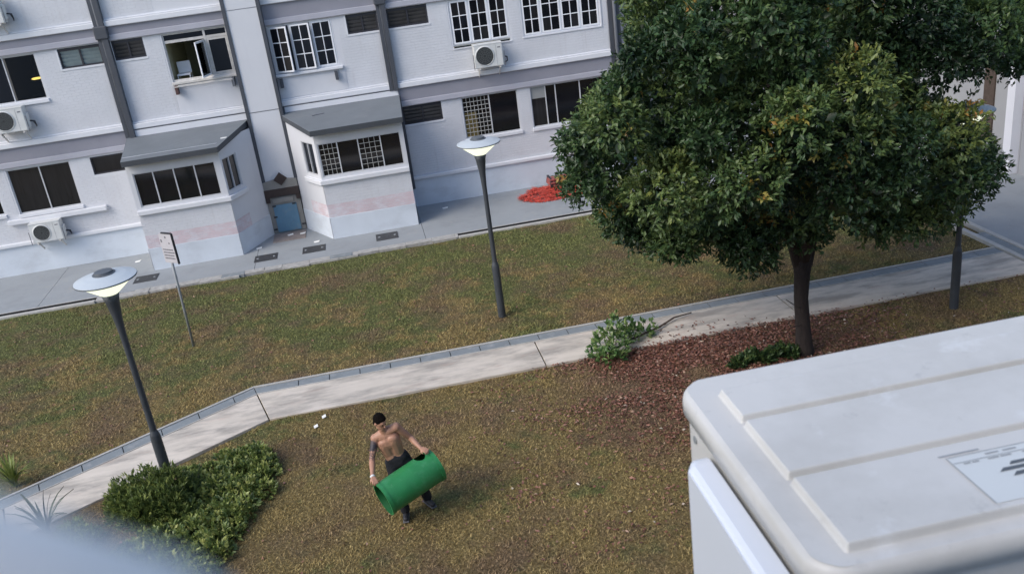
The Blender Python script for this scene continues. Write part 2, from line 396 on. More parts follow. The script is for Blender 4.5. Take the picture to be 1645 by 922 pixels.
# footpath: concrete slabs and the covered drain along its far edge
fp = thing('footpath', None, None, (0, 15.5, 0)); fp['kind'] = 'structure'
def lerp(a, b, t): return (a[0] + (b[0] - a[0]) * t, a[1] + (b[1] - a[1]) * t)
def strip_cells(d0, d1, cuts1, cuts2, gap):
    """quads of a strip between offsets d0, d1, cut at X = cuts1 on the straight and at distances cuts2 down the bend"""
    a, b = off(d0), off(d1); out = []
    xs = [12.84] + list(cuts1)
    for i, x in enumerate(xs):
        x2 = xs[i + 1] if i + 1 < len(xs) else None
        def at(l, x): t = (l[0][0] - x) / (l[0][0] - l[1][0]); return lerp(l[0], l[1], t)
        p = [at(a, x - gap), at(b, x - gap)]; q = [at(b, x2 + gap), at(a, x2 + gap)] if x2 is not None else [(b[1][0] + gap, b[1][1]), (a[1][0] + gap, a[1][1])]
        out.append(p + q)
    L = math.hypot(a[2][0] - a[1][0], a[2][1] - a[1][1]); ds = [0] + list(cuts2) + [L - .05]
    for i in range(len(ds) - 1):
        t0, t1 = (ds[i] + gap) / L, (ds[i + 1] - gap) / L
        out.append([lerp(a[1], a[2], t0), lerp(b[1], b[2], t0), lerp(b[1], b[2], t1), lerp(a[1], a[2], t1)])
    return out
for q in strip_cells(.36, 1.45, [7.65, 2.5], [4.6, 9.2], .012): MB().prism(q[::-1], -.11, .034).build('concrete_slab', 'path', fp, bevel=.008)
jx = [12.3 - .605 * i for i in range(26)]; jx = [x for x in jx if x > -2.7]
jd = [.45 + .72 * i for i in range(17)]; jd = [d for d in jd if d < 12.4]
for i, q in enumerate(strip_cells(.07, .315, jx, jd, .008)):
    dz = random.uniform(-.004, .004); MB().prism(q[::-1], -.11, .034 + dz).build('drain_slab', 'slab', fp, bevel=.004)
for d0, d1, z in ((0, .055, .046), (.325, .352, .040)):
    for q in strip_cells(d0, d1, [], [], .0): MB().prism(q[::-1], -.115, z).build('kerb_edge', 'kerbwhite', fp, bevel=.006)
m_ = MB()
for q in strip_cells(.056, .359, [], [], .0): m_.prism(q[::-1], -.115, .015)
m_.build('drain_bed', 'slot', fp)

# concrete apron along the building
ap = thing('pavement', None, None, (0, 25, 0)); ap['kind'] = 'structure'
cuts = [-16, -9.25, -3.65, 1.02, 7.5, 13.0]
for a, b in zip(cuts, cuts[1:]):
    MB().box(a + .006, b - .006, 23.62, 27.0, -.1, .03).build('concrete_slab', 'pave', ap)
MB().box(13.32, 30, 10, 27.0, -.1, .05).build('concrete_slab', 'pave', ap)
MB().box(7.5, 30, 27.006, 40, -.1, .03).build('concrete_slab', 'pave', ap)
# open drain slot: a dark channel with a pale kerb on the lawn side
for a, b in ((-16, -7.72), (1.9, 12.85)):
    MB().box(a, b, 23.40, 23.615, -.11, -.05).build('drain_channel', 'slot', ap)
    MB().box(a, b, 23.585, 23.598, -.1, .029).build('drain_channel', 'slot', ap)
    MB().box(a, b, 23.28, 23.40, -.1, .045).build('kerb_edge', 'kerbwhite', ap, bevel=.01)
    MB().box(a, b, 23.60, 23.64, -.09, .034).build('channel_lip', 'kerbwhite', ap)
m_ = MB(); random.seed(3)
x = -7.72
while x < 1.9:
    w = min(random.uniform(.25, .8), 1.9 - x); y0 = 23.27 + random.uniform(0, .1); h = .025 + random.uniform(0, .025)
    m_.prism([(x, y0), (x + w - .004, y0 + random.uniform(-.04, .04)), (x + w - .004, 23.615), (x, 23.615)], -.1, h); x += w
m_.build('rough_kerb', 'rough', ap, bevel=.01)
def cover(x0, x1, y0, y1, z=.03):
    o = MB().box(x0, x1, y0, y1, z - .02, z + .012).build('drain_cover', 'cover', ap, bevel=.004)
    for px in (x0 + .09, x1 - .09): MB().lathe([(0, .02), (.03, .02), (.035, .012), (.035, 0)], (px, (y0 + y1) / 2, z), 10).build('lifting_eye', 'galv', o)
for c in ((-3.70, -3.07, 24.16, 24.69), (-2.38, -1.74, 24.18, 24.71), (-.32, .30, 24.16, 24.74), (-6.93, -6.31, 24.18, 24.70)): cover(*c)
for x0, x1 in ((-1.62, -1.02), (-4.49, -3.89)): MB().box(x0, x1, 23.33, 23.58, -.05, .054).build('drain_slab', 'slab', ap, bevel=.005)
MB().box(-3.27, -2.32, 25.62, 26.40, .01, .05).build('doorstep', 'mat', ap, bevel=.01)
# drain along the wing on the right
MB().box(12.86, 12.98, 9, 23.28, -.1, .07).build('kerb_edge', 'kerbwhite', ap, bevel=.01)
MB().box(13.20, 13.31, 9, 27.0, -.1, .09).build('kerb_edge', 'kerbwhite', ap, bevel=.01)
MB().box(12.98, 13.20, 17.2, 27.0, -.11, -.04).build('drain_channel', 'slot', ap)
y = 9.0
while y < 17.2:
    MB().box(12.985, 13.195, y + .005, min(y + .9, 17.2) - .005, -.1, .06).build('drain_slab', 'slab', ap, bevel=.004); y += .9

# ------------------------------------------------------------------ the housing block
YF = 26.83
bl = thing('apartment_block', 'white painted brick housing block with grey bands and two bay extensions', 'building', (0, YF, 0))
def wallgrid(mb, x0, x1, z0, z1, ops, y, depth=.1):
    """wall face with openings (x0, x1, z0, z1) and their reveals"""
    xs = sorted({x0, x1, *[o[0] for o in ops], *[o[1] for o in ops]}); zs = sorted({z0, z1, *[o[2] for o in ops], *[o[3] for o in ops]})
    xs = [x for x in xs if x0 <= x <= x1]; zs = [z for z in zs if z0 <= z <= z1]
    for a, b in zip(xs, xs[1:]):
        run = None
        for c, d in zip(zs, zs[1:]):
            hole = any(o[0] < (a + b) / 2 < o[1] and o[2] < (c + d) / 2 < o[3] for o in ops)
            if hole:
                if run: mb.quad((a, y, run[0]), (b, y, run[0]), (b, y, run[1]), (a, y, run[1])); run = None
            else: run = (run[0], d) if run else (c, d)
        if run: mb.quad((a, y, run[0]), (b, y, run[0]), (b, y, run[1]), (a, y, run[1]))
    for a, b, c, d in ops:
        if a < x0 - .01 or b > x1 + .01 or c < z0 - .01 or d > z1 + .01: continue
        Y2 = y + depth
        mb.quad((a, y, c), (b, y, c), (b, Y2, c), (a, Y2, c)); mb.quad((a, y, d), (a, Y2, d), (b, Y2, d), (b, y, d))
        mb.quad((a, y, c), (a, Y2, c), (a, Y2, d), (a, y, d)); mb.quad((b, y, c), (b, y, d), (b, Y2, d), (b, Y2, c))
    return mb
def bricks(name, x0, x1, z0, z1, ops, tr, m='brick', parent=None, pad=.05):
    """painted brick courses standing proud of the wall; tr maps (along, out, z) to the world"""
    mb = MB(); ch, bw, g = .075, .215, .007; gx_ = .003; n = int((z1 - z0) / ch); ch = (z1 - z0) / n
    for r in range(n):
        za, zb = z0 + r * ch + g / 2, z0 + (r + 1) * ch - g / 2; x = x0 - (bw / 2 if r % 2 else 0)
        while x < x1:
            a, b = max(x + gx_ / 2, x0), min(x + bw - gx_ / 2, x1); x += bw
            segs = [(a, b)]
            for o in ops:
                if o[2] - pad < zb and o[3] + pad > za:
                    new = []
                    for s_ in segs:
                        if s_[1] <= o[0] - pad or s_[0] >= o[1] + pad: new.append(s_); continue
                        if s_[0] < o[0] - pad: new.append((s_[0], o[0] - pad))
                        if s_[1] > o[1] + pad: new.append((o[1] + pad, s_[1]))
                    segs = new
            for a_, b_ in segs:
                if b_ - a_ < .02: continue
                d = .0045 + random.uniform(-.0008, .0008); e = .0015
                q = [tr(a_, 0, za), tr(b_, 0, za), tr(b_, 0, zb), tr(a_, 0, zb), tr(a_ + e, d, za + e), tr(b_ - e, d, za + e), tr(b_ - e, d, zb - e), tr(a_ + e, d, zb - e)]
                mb.add(q, [(4, 5, 6, 7), (0, 1, 5, 4), (1, 2, 6, 5), (2, 3, 7, 6), (3, 0, 4, 7)])
    return mb.build(name, m, parent or bl, kind='stuff')
front = lambda a, d, z: (a, YF - d, z)

# openings: (x0, x1, z0, z1)
OP = dict(
    f2L=(-10.10, -8.40, 4.84, 6.05), f2loL=(-7.80, -6.69, 5.53, 6.06), f2loL2=(-6.39, -5.56, 5.55, 6.07), f2open=(-5.06, -3.32, 4.76, 6.05),
    f2cas=(-2.24, -.46, 4.55, 5.87), f2loR=(-.05, .83, 5.35, 5.88), f2loR2=(1.10, 2.26, 5.35, 5.88), f2w3=(2.87, 4.56, 4.52, 5.87), f2w4=(4.96, 7.30, 4.57, 5.87),
    f1L=(-10.08, -8.38, 1.78, 3.06), f1LL=(-12.4, -10.47, 1.84, 3.06), f1loL=(-7.82, -6.66, 2.55, 3.06), f1loR=(1.10, 2.26, 2.56, 3.10),
    f1A=(2.87, 4.57, 1.86, 3.09), f1B=(4.96, 7.30, 1.86, 3.09))
ops = list(OP.values())
# walls: left half, right half, three floors and the plinth
for (xa, xb, band2) in ((-14.0, -3.2, 6.09), (-2.34, 7.54, 5.90)):
    w = MB(); wallgrid(w, xa, xb, .90, 3.12, [o for o in ops if xa <= o[0] and o[1] <= xb and o[3] < 3.2], YF)
    wallgrid(w, xa, xb, 3.70, band2, [o for o in ops if xa <= o[0] and o[1] <= xb and o[3] > 3.7], YF)
    wallgrid(w, xa, xb, 6.50, 9.4, [], YF); w.build('wall', 'paint', bl)
    MB().box(xa, xb, YF - .012, YF + .1, -.1, .88).build('plinth', 'plinth', bl)
    # grey beams with a lighter lower lip
    for z0, z1 in ((3.12, 3.66), (band2, 6.46)):
        MB().box(xa, xb, YF - .035, YF + .1, z0 + .16, z1).build('beam', 'band', bl)
        MB().box(xa, xb, YF - .075, YF + .1, z0 + .0, z0 + .157).build('beam_lip', 'bandlip', bl, bevel=.015)
    for z0 in (3.66, 6.46):
        MB().box(xa, xb, YF - .11, YF + .1, z0, z0 + .15).build('ledge', 'ledge', bl, bevel=.02)
        MB().box(xa, xb, YF - .06, YF + .1, z0 + .153, z0 + .19).build('ledge_top', 'ledge', bl, bevel=.01)
for xa, xb in ((-14, -6.9), (1.06, 7.54)):
    MB().box(xa, xb, YF - .09, YF + .1, .875, .985).build('ledge', 'ledge', bl, bevel=.02)
# brickwork by bays
bk = lambda x0, x1, z0, z1: bricks('brickwork', x0, x1, z0, z1, ops, front)
bk(-14, -6.70, 1.0, 3.1); bk(1.12, 7.52, 1.0, 3.1)
bk(-14, -6.72, 3.88, 6.07); bk(-6.37, -5.08, 3.88, 6.07); bk(-.30, .80, 3.88, 5.88); bk(1.12, 7.52, 3.88, 5.88)
bk(-14, -6.72, 6.68, 9.3); bk(-6.37, -5.08, 6.68, 9.3)
for x0, x1, z1 in ((-5.05, -3.24, 6.07), (-2.3, -.33, 5.88)):       # smooth panels beside the core, with a joint at their edge
    ob_ = [o for o in ops if o[0] >= x0 - .02 and o[1] <= x1 + .08 and o[3] > 3.8]
    zlow = 4.62 if x0 < -4 else 4.48
    MB().box(x0, x1, YF - .014, YF - .001, 3.87, zlow - .1).build('smooth_panel', 'paint', bl)
# ends and top
MB().box(7.54, 7.9, YF - .05, YF + 1.2, .03, 9.4).build('corner_column', 'dark', bl, bevel=.01)
MB().tube([(7.72, YF - .11, .03), (7.72, YF - .11, 9.4)], .05, 10).build('drainpipe', 'grey metal', bl, smooth=True)
MB().box(7.5, 7.88, YF + 1.2, YF + 9, .03, 9.4).build('end_wall', 'paint', bl)
MB().box(-14, -13.9, YF + .1, YF + 9, .03, 9.4).build('end_wall', 'paint', bl)
MB().box(-14, 7.54, YF - .25, YF + 9, 9.4, 9.7).build('roof', 'canopy', bl)

# core strip with dark fins and the blue refuse hatch
YC = 26.52
MB().box(-3.19, -2.36, YC, YF + .1, 3.66, 9.4).build('core_wall', 'paint', bl)
MB().box(-3.19, -2.36, YC, YF + .1, 1.60, 3.645).build('core_wall', 'paint', bl)
MB().box(-3.19, -2.36, YC, YF + .1, 6.47, 6.471).build('core_joint', 'dark', bl)
MB().box(-3.19, -2.36, YC - .004, YC, 6.44, 6.455).build('core_joint', 'grey metal', bl)
MB().box(-3.19, -2.36, YC - .004, YC, 3.64, 3.655).build('core_joint', 'grey metal', bl)
for x0 in (-3.29, -2.36): MB().box(x0, x0 + .10, YC - .03, YF + .1, 1.15, 9.4).build('core_fin', 'dark', bl, bevel=.008)
hat = MB().box(-3.27, -2.31, YC - .02, YF, .04, 1.12).build('refuse_hatch', 'plaster', bl)
hat['label'] = 'blue painted refuse hatch under a brown diamond between the bays'
MB().box(-3.13, -2.45, YC - .05, YC - .022, .07, .90).build('hatch_door', 'doorblue', hat, bevel=.006)
for hx, hz in ((-3.10, .88), (-2.52, .88), (-3.12, .55), (-2.36, .22), (-3.2, .18)):
    MB().box(hx - .05, hx + .05, YC - .075, YC - .052, hz - .02, hz + .02).build('hinge', 'darkframe', hat)
MB().box(-3.10, -2.50, YC - .05, YC - .022, .955, 1.10).build('hatch_lintel', 'plaster', hat, bevel=.01)
arch = []
for i in range(13):
    t = i / 12; arch.append((-3.28 + t * .98, 1.61 + .06 * math.sin(math.pi * t)))
mb = MB(); P2 = [(-3.28, 1.38)] + arch + [(-2.30, 1.38)]; P2 = P2[:1] + P2[1:]
n_ = len(P2); mb.add([(p[0], YC - .06, p[1]) for p in P2] + [(p[0], YC + .02, p[1]) for p in P2], [tuple(range(n_ - 1, -1, -1)), tuple(range(n_, 2 * n_))] + [(i, (i + 1) % n_, n_ + (i + 1) % n_, n_ + i) for i in range(n_)])
mb.build('hatch_gable', 'plaster', bl)
MB().box(-3.29, -2.29, YC - .08, YC + .01, 1.15, 1.385).build('hatch_band', 'brown', bl, bevel=.01)
for x0 in (-3.29, -2.41): MB().box(x0, x0 + .12, YC - .079, YC + .01, 1.0, 1.148).build('hatch_band', 'brown', bl)
MB().add([(-2.755, YC - .085, 1.47), (-2.565, YC - .085, 1.66), (-2.755, YC - .085, 1.85), (-2.945, YC - .085, 1.66), (-2.755, YC, 1.47), (-2.565, YC, 1.66), (-2.755, YC, 1.85), (-2.945, YC, 1.66)],
         [(0, 1, 2, 3), (7, 6, 5, 4), (0, 4, 5, 1), (1, 5, 6, 2), (2, 6, 7, 3), (3, 7, 4, 0)]).build('hatch_diamond', 'brown', bl)

# rainwater pipes
for x0, x1, zb in ((-6.68, -6.40, 3.45), (.83, 1.09, 3.62)):
    MB().box(x0, x0 + .10, YF - .12, YF, zb, 9.4).build('pipe_casing', 'dark', bl, bevel=.01)
    MB().box(x0 + .135, x1, YF - .17, YF, zb, 9.4).build('pipe_casing', 'dark', bl, bevel=.01)
    MB().tube([(x0 + .118, YF - .10, zb), (x0 + .118, YF - .10, 9.4)], .028, 8).build('drainpipe', 'grey metal', bl, smooth=True)
    z_ = 6.28 if x0 < 0 else 6.16
    MB().prism([(x0 - .03, YF - .2), (x1 + .04, YF - .2), (x1 + .04, YF - .0), (x0 - .03, YF - .0)], z_ - .12, z_ + .22).build('pipe_collar', 'dark', bl, bevel=.03)
MB().box(1.012, 1.10, YF - .13, YF - .014, .62, 3.45).build('drainpipe', 'dark', bl, bevel=.02)

# bays
def bay(poly, fidx, cidx, canopy, cz, chwin, splits, fx, grilles, mirror):
    """poly: ground corners left to right, fidx: front edge, cidx: chamfer edge"""
    P = poly
    def edge(i): a, b = Vector((*P[i], 0)), Vector((*P[i + 1], 0)); d = (b - a); L = d.length; d.normalize(); nrm = Vector((d.y, -d.x, 0)); return a, d, L, nrm
    bayroot = bl
    for i in range(len(P) - 1):
        a, d, L, nr = edge(i)
        tr = lambda u, o, z, a=a, d=d, nr=nr: tuple(a + d * u + nr * o + Vector((0, 0, z)))
        win = None
        if i == fidx: win = (fx[0] - P[i][0], fx[1] - P[i][0], 1.84, 2.78)
        if i == cidx: win = (chwin[0] * L, chwin[1] * L, 1.86, 2.79)
        mb = MB(); xs = [0, L] if not win else [0, win[0], win[1], L]; zs = [-.05, 3.25] if not win else [-.05, win[2], win[3], 3.25]
        for j in range(len(xs) - 1):
            for k in range(len(zs) - 1):
                if win and j == 1 and k == 1: continue
                mb.quad(tr(xs[j], 0, zs[k]), tr(xs[j + 1], 0, zs[k]), tr(xs[j + 1], 0, zs[k + 1]), tr(xs[j], 0, zs[k + 1]))
        if win:
            w0, w1, z0, z1 = win; q = -.09
            mb.quad(tr(w0, 0, z0), tr(w1, 0, z0), tr(w1, q, z0), tr(w0, q, z0)); mb.quad(tr(w0, 0, z1), tr(w0, q, z1), tr(w1, q, z1), tr(w1, 0, z1))
            mb.quad(tr(w0, 0, z0), tr(w0, q, z0), tr(w0, q, z1), tr(w0, 0, z1)); mb.quad(tr(w1, 0, z0), tr(w1, 0, z1), tr(w1, q, z1), tr(w1, q, z0))
        mb.build('bay_wall', 'paint', bayroot)
        # smooth skirt, faded pink courses, white courses
        sk = MB(); sk.quad(tr(0, .013, -.05), tr(L, .013, -.05), tr(L, .013, .655), tr(0, .013, .655)); sk.quad(tr(0, .013, .655), tr(L, .013, .655), tr(L, 0, .66), tr(0, 0, .66)); sk.build('bay_skirt', 'plinth', bayroot)
        pk = (0, L) if i != cidx else ((.02, .43 * L) if cidx > fidx else (L * .40, L - .01))
        if i in (fidx, cidx):
            bricks('pink_brickwork', pk[0], pk[1], .665, 1.04, [], tr, 'pink')
            if i == fidx: bricks('brickwork', 0, L, 1.045, 1.63, [], tr)
            else:
                sm = MB().add([tr(0, .011, 1.045), tr(L, .011, 1.045), tr(L, .011, 1.62), tr(0, .011, 1.62)], [(0, 1, 2, 3)]); sm.build('bay_wall', 'paint', bayroot)
        # window
        if win:
            w0, w1, z0, z1 = win
            fr = MB(); t = .032
            def bar(u0, u1, za, zb, o0, o1, f): 
                f.add([tr(u0, o0, za), tr(u1, o0, za), tr(u1, o0, zb), tr(u0, o0, zb), tr(u0, o1, za), tr(u1, o1, za), tr(u1, o1, zb), tr(u0, o1, zb)],
                      [(3, 2, 1, 0), (4, 5, 6, 7), (0, 1, 5, 4), (1, 2, 6, 5), (2, 3, 7, 6), (3, 0, 4, 7)])
            bar(w0, w1, z0, z0 + t, -.08, -.02, fr); bar(w0, w1, z1 - t, z1, -.08, -.02, fr)
            cuts = [x - P[i][0] for x in splits] if i == fidx else [(w0 + w1) / 2]
            for u in [w0 + t / 2, *cuts, w1 - t / 2]: bar(u - t / 2, u + t / 2, z0 + t, z1 - t, -.08, -.018, fr)
            wo = fr.build('window', 'frame', bl); us = [w0 + t / 2, *cuts, w1 - t / 2]
            for k in range(len(us) - 1):
                pn = MB(); bar(us[k] + t / 2, us[k + 1] - t / 2, z0 + t, z1 - t, -.072, -.058, pn); pn.build('pane', 'glass', wo)
                if i == fidx and k in grilles:
                    gr = MB(); ua, ub = us[k] + t / 2, us[k + 1] - t / 2; za, zb = z0 + t, z1 - t
                    for j in range(1, 4): u = ua + (ub - ua) * j / 4; bar(u - .006, u + .006, za, zb, -.056, -.044, gr)
                    for j in range(1, 6): z = za + (zb - za) * j / 6; bar(ua, ub, z - .006, z + .006, -.043, -.034, gr)
                    gr.build('grille', 'grille', wo)
    # window sill running along front and chamfer
    o_ = .09; pts_in = []; pts_out = []
    ids = sorted((fidx, cidx)); Q = [Vector((*P[k], 0)) for k in (ids[0], ids[0] + 1, ids[0] + 2)]
    if cidx > fidx: Q[2] = Q[1] + (Q[2] - Q[1]) * .50
    else: Q[0] = Q[1] + (Q[0] - Q[1]) * .56
    d1 = (Q[1] - Q[0]).normalized(); d2 = (Q[2] - Q[1]).normalized(); n1 = Vector((d1.y, -d1.x, 0)); n2 = Vector((d2.y, -d2.x, 0)); bs = (n1 + n2).normalized(); k = o_ / bs.dot(n1)
    ring = [Q[0] + n1 * o_, Q[1] + bs * k, Q[2] + n2 * o_, Q[2] - n2 * .02, Q[1] - bs * .02, Q[0] - n1 * .02]
    MB().prism([(p.x, p.y) for p in ring], 1.635, 1.765).build('bay_sill', 'ledge', bl, bevel=.015)
    # canopy
    zt = [c[2] for c in canopy]; pts = [(c[0], c[1]) for c in canopy]
    c_ = MB().prism(pts, [z - .15 for z in zt], [z - .006 for z in zt]).build('canopy', 'canopyedge', bl)
    MB().prism(pts, [z - .0055 for z in zt], zt).build('canopy_top', 'canopy', c_)
    x0, x1 = canopy[0][0] + .15, canopy[-1][0] - .02
    MB().box(x0, x1, YF - .098, YF - .078, 3.3, 3.63).build('flashing', 'ledge', bl)
bay([(-6.5, 26.83), (-6.5, 25.05), (-4.05, 25.05), (-3.27, 26.53)], 1, 2,
    [(-6.66, 26.815, 3.47), (-6.50, 24.75, 3.2), (-4.0, 24.75, 3.2), (-3.30, 26.62, 3.46), (-3.30, 26.815, 3.47)], None, (.04, .44), (-5.855, -5.315, -4.77), (-6.37, -4.21), (), False)
bay([(-2.28, 26.53), (-1.5, 25.06), (.95, 25.06), (1.0, 26.83)], 1, 0,
    [(-2.37, 26.815, 3.49), (-2.37, 26.6, 3.47), (-1.55, 24.75, 3.22), (.98, 24.75, 3.22), (1.08, 26.815, 3.49)], None, (.48, .90), (-.91, -.335, .285), (-1.44, .85), (0, 2), True)
for x, y, z in ((-3.95, 25.35, 3.285),): MB().box(x, x + .16, y, y + .07, z, z + .02).build('paper_scrap', 'paper', label='white scrap lying on the left bay canopy roof', cat='paper scrap')
MB().prism([(-1.45, 26.0), (-1.12, 26.08), (-1.2, 26.2), (-1.5, 26.15)], 3.37, 3.415).build('rag', 'netroll', label='small crumpled dark rag on the right bay canopy roof', cat='rag').data.materials[0] = M['grey metal']

# windows of the main wall
YG = YF + .075
def bar(mb, x0, x1, z0, z1, y0=YG - .035, y1=YG + .02): return mb.box(x0, x1, y0, y1, z0, z1)
def frame_window(op, splits, fm='frame', t=.03, panes='glass', sill=True, pm=None, sillm='ledge'):
    x0, x1, z0, z1 = op; f = MB(); bar(f, x0, x1, z0, z0 + t); bar(f, x0, x1, z1 - t, z1)
    us = [x0 + t / 2, *splits, x1 - t / 2]
    for u in us: bar(f, u - t / 2, u + t / 2, z0 + t, z1 - t, YG - .04)
    w = f.build('window', fm, bl)
    for k in range(len(us) - 1):
        m = (pm[k] if pm else panes)
        if m: MB().box(us[k] + t / 2, us[k + 1] - t / 2, YG - .012, YG, z0 + t, z1 - t).build('pane', m, w)
    if sill: MB().box(x0 - .04, x1 + .04, YF - .055, YF + .04, z0 - .1, z0 - .004).build('sill', sillm, w, bevel=.01)
    return w
def louvre(op, lit=False):
    x0, x1, z0, z1 = op; f = MB(); t = .045
    bar(f, x0, x1, z0, z0 + t, YG - .05); bar(f, x0, x1, z1 - .08, z1, YG - .05); xm = (x0 + x1) / 2
    for u in (x0, xm - t / 2, x1 - t): bar(f, u, u + t, z0 + t, z1 - .08, YG - .05)
    w = f.build('louvre_window', 'darkframe', bl); n = 4
    MB().box(x0, x1, YG + .03, YG + .05, z0, z1).build('backing', 'dim', w)
    for a, b in ((x0 + t, xm - t / 2), (xm + t / 2, x1 - t)):
        for k in range(n):
            zc = z0 + t + (z1 - z0 - t - .08) * (k + .5) / n; h = (z1 - z0 - t - .08) / n * .54
            MB().obox(((a + b) / 2, YG - .01, zc), ((b - a) / 2, 0, 0), (0, .003, .0012), (0, -.026, h)).build('slat', 'louvrelit' if lit else 'louvre', w)
    m = MB(); m.box(x0 - .045, x0 - .002, YF - .02, YF + .04, z0 - .05, z1); m.box(x0 - .045, x1 + .03, YF - .021, YF + .04, z0 - .052, z0 - .002); m.build('surround', 'ledge', w)
louvre(OP['f2loL'], True); louvre(OP['f2loL2']); louvre(OP['f2loR']); louvre(OP['f2loR2']); louvre(OP['f1loR'])
w = frame_window(OP['f1loL'], [], 'darkframe', .04, 'glass2', False)
frame_window(OP['f1L'], [-9.22], panes='glass2'); frame_window(OP['f1LL'], [-11.4])
MB().box(-10.44, -7.73, YF - .15, YF, 1.53, 1.665).build('ledge', 'ledge', bl, bevel=.015)
w = frame_window(OP['f2L'], [-9.245], pm=['glass', 'clear'])
mb = MB(); mb.quad((-9.2, YF + .1, 4.8), (-9.2, YF + 3, 4.8), (-9.2, YF + 3, 6.1), (-9.2, YF + .1, 6.1)); mb.quad((-8.3, YF + .1, 4.8), (-8.3, YF + .1, 6.1), (-8.3, YF + 3, 6.1), (-8.3, YF + 3, 4.8))
mb.quad((-9.2, YF + 3, 4.8), (-8.3, YF + 3, 4.8), (-8.3, YF + 3, 6.1), (-9.2, YF + 3, 6.1)); mb.quad((-9.2, YF + .1, 6.1), (-9.2, YF + 3, 6.1), (-8.3, YF + 3, 6.1), (-8.3, YF + .1, 6.1))
mb.quad((-9.2, YF + .1, 4.8), (-8.3, YF + .1, 4.8), (-8.3, YF + 3, 4.8), (-9.2, YF + 3, 4.8)); mb.build('room_lining', 'dim', bl)
pl = thing('pendant_lamp', 'lit yellow pendant lamp glowing behind the dark upper left window', 'lamp', (-8.68, YF + .5, 5.9))
MB().lathe([(.0, -.58), (.10, -.575), (.14, -.55), (.10, -.53), (0, -.52)], (-8.68, YF + .5, 5.9), 16).build('shade', 'pendant', pl, smooth=True)
MB().tube([(-8.68, YF + .5, 5.38), (-8.68, YF + .5, 6.1)], .006, 6).build('cord', 'darkframe', pl)
# open window of the second floor
x0, x1, z0, z1 = OP['f2open']; f = MB(); t = .04
bar(f, x0, x1, z0, z0 + .05); bar(f, x0, x1, z1 - .035, z1); bar(f, x0, x0 + t, z0 + .05, z1 - .035); bar(f, x1 - t, x1, z0 + .05, z1 - .035)
bar(f, -3.97, -3.91, z0 + .05, z1 - .035, YG - .045); bar(f, x0 + t, -3.97, 5.80, 5.875); bar(f, -3.91, x1 - t, 5.80, 5.87)
w = f.build('window', 'worn', bl)
MB().box(x0 + t, -3.97, YG - .01, YG, 5.875, z1 - .035).build('pane', 'glass', w); MB().box(-3.91, x1 - t, YG - .01, YG, 5.87, z1 - .035).build('pane', 'glass', w)
f = MB(); f.box(-3.905, -3.86, YG - .04, YG + .01, z0 + .055, 5.79); f.box(x1 - t - .05, x1 - t - .004, YG - .04, YG + .01, z0 + .055, 5.79)
f.box(-3.86, x1 - t - .05, YG - .04, YG + .01, z0 + .055, z0 + .11); f.box(-3.86, x1 - t - .05, YG - .04, YG + .01, 5.74, 5.79); f.build('sash', 'worn', w)
MB().box(-3.86, x1 - t - .05, YG - .012, YG, z0 + .11, 5.74).build('pane', 'glass', w)
# the open leaf, swung outwards
hx, hy = -3.99, YG - .05; ang = R(205 + 50); dx, dy = math.cos(ang), math.sin(ang); Lw = .62
def leaf(mb, u0, u1, za, zb, th): mb.obox((hx + dx * (u0 + u1) / 2, hy + dy * (u0 + u1) / 2, (za + zb) / 2), (dx * (u1 - u0) / 2, dy * (u1 - u0) / 2, 0), (-dy * th, dx * th, 0), (0, 0, (zb - za) / 2))
f = MB(); leaf(f, 0, .04, 4.82, 5.78, .016); leaf(f, Lw - .04, Lw, 4.82, 5.78, .016); leaf(f, .04, Lw - .04, 4.82, 4.87, .016); leaf(f, .04, Lw - .04, 5.73, 5.78, .016); f.build('open_sash', 'white', w)
f = MB(); leaf(f, .04, Lw - .04, 4.87, 5.73, .004); f.build('pane', 'clear', w)
MB().box(-5.08, -3.30, YF - .09, YF + .03, z0 - .07, z0 - .002).build('sill', 'worn', w, bevel=.01)
for bx, m in ((-5.02, 'rust'), (-3.47, 'grey metal')): MB().box(bx, bx + .075, YF - .24, YF - .015, 4.44, 4.67).build('rack_bracket', m, bl)
for k in range(2): MB().tube([(-5.0, YF - .14 - .2 * k, 4.66), (-3.42, YF - .14 - .2 * k, 4.66)], .013, 6).build('rack_rail', 'worn', bl)
for bx in (-2.19, -.63): MB().box(bx, bx + .085, YF - .16, YF - .015, 4.18, 4.42).build('rack_bracket', 'dark', bl)
MB().box(-2.28, -.36, YF - .10, YF + .03, 4.47, 4.545).build('sill', 'ledge', bl, bevel=.01)
mb = MB(); a, b, c, d, e = -5.06, -3.32, 4.0, 6.06, YF + 3.2; y = YF + .1
mb.quad((a, y, c), (a, e, c), (a, e, d), (a, y, d)); mb.quad((b, y, c), (b, y, d), (b, e, d), (b, e, c)); mb.quad((a, e, c), (b, e, c), (b, e, d), (a, e, d))
mb.quad((a, y, d), (a, e, d), (b, e, d), (b, y, d)); mb.quad((a, y, c), (b, y, c), (b, e, c), (a, e, c)); mb.build('room_lining', 'olive', bl)
ch = thing('chair', 'white chair just inside the open window of the upper floor', 'chair', (-4.75, YF + .5, 4.35))
MB().box(-4.97, -4.60, YF + .32, YF + .7, 4.86, 4.91).build('seat', 'white', ch, bevel=.01); MB().box(-4.97, -4.6, YF + .68, YF + .72, 4.91, 5.22).build('backrest', 'white', ch, bevel=.01)
for lx in (-4.95, -4.62):
    for ly in (YF + .34, YF + .68): MB().tube([(lx, ly, 4.0), (lx, ly, 4.86)], .018, 8).build('leg', 'white', ch)
cb = thing('cabinet', 'dark cabinet against the back wall behind the open window', 'cabinet', (-4.3, YF + 2.9, 4.0))
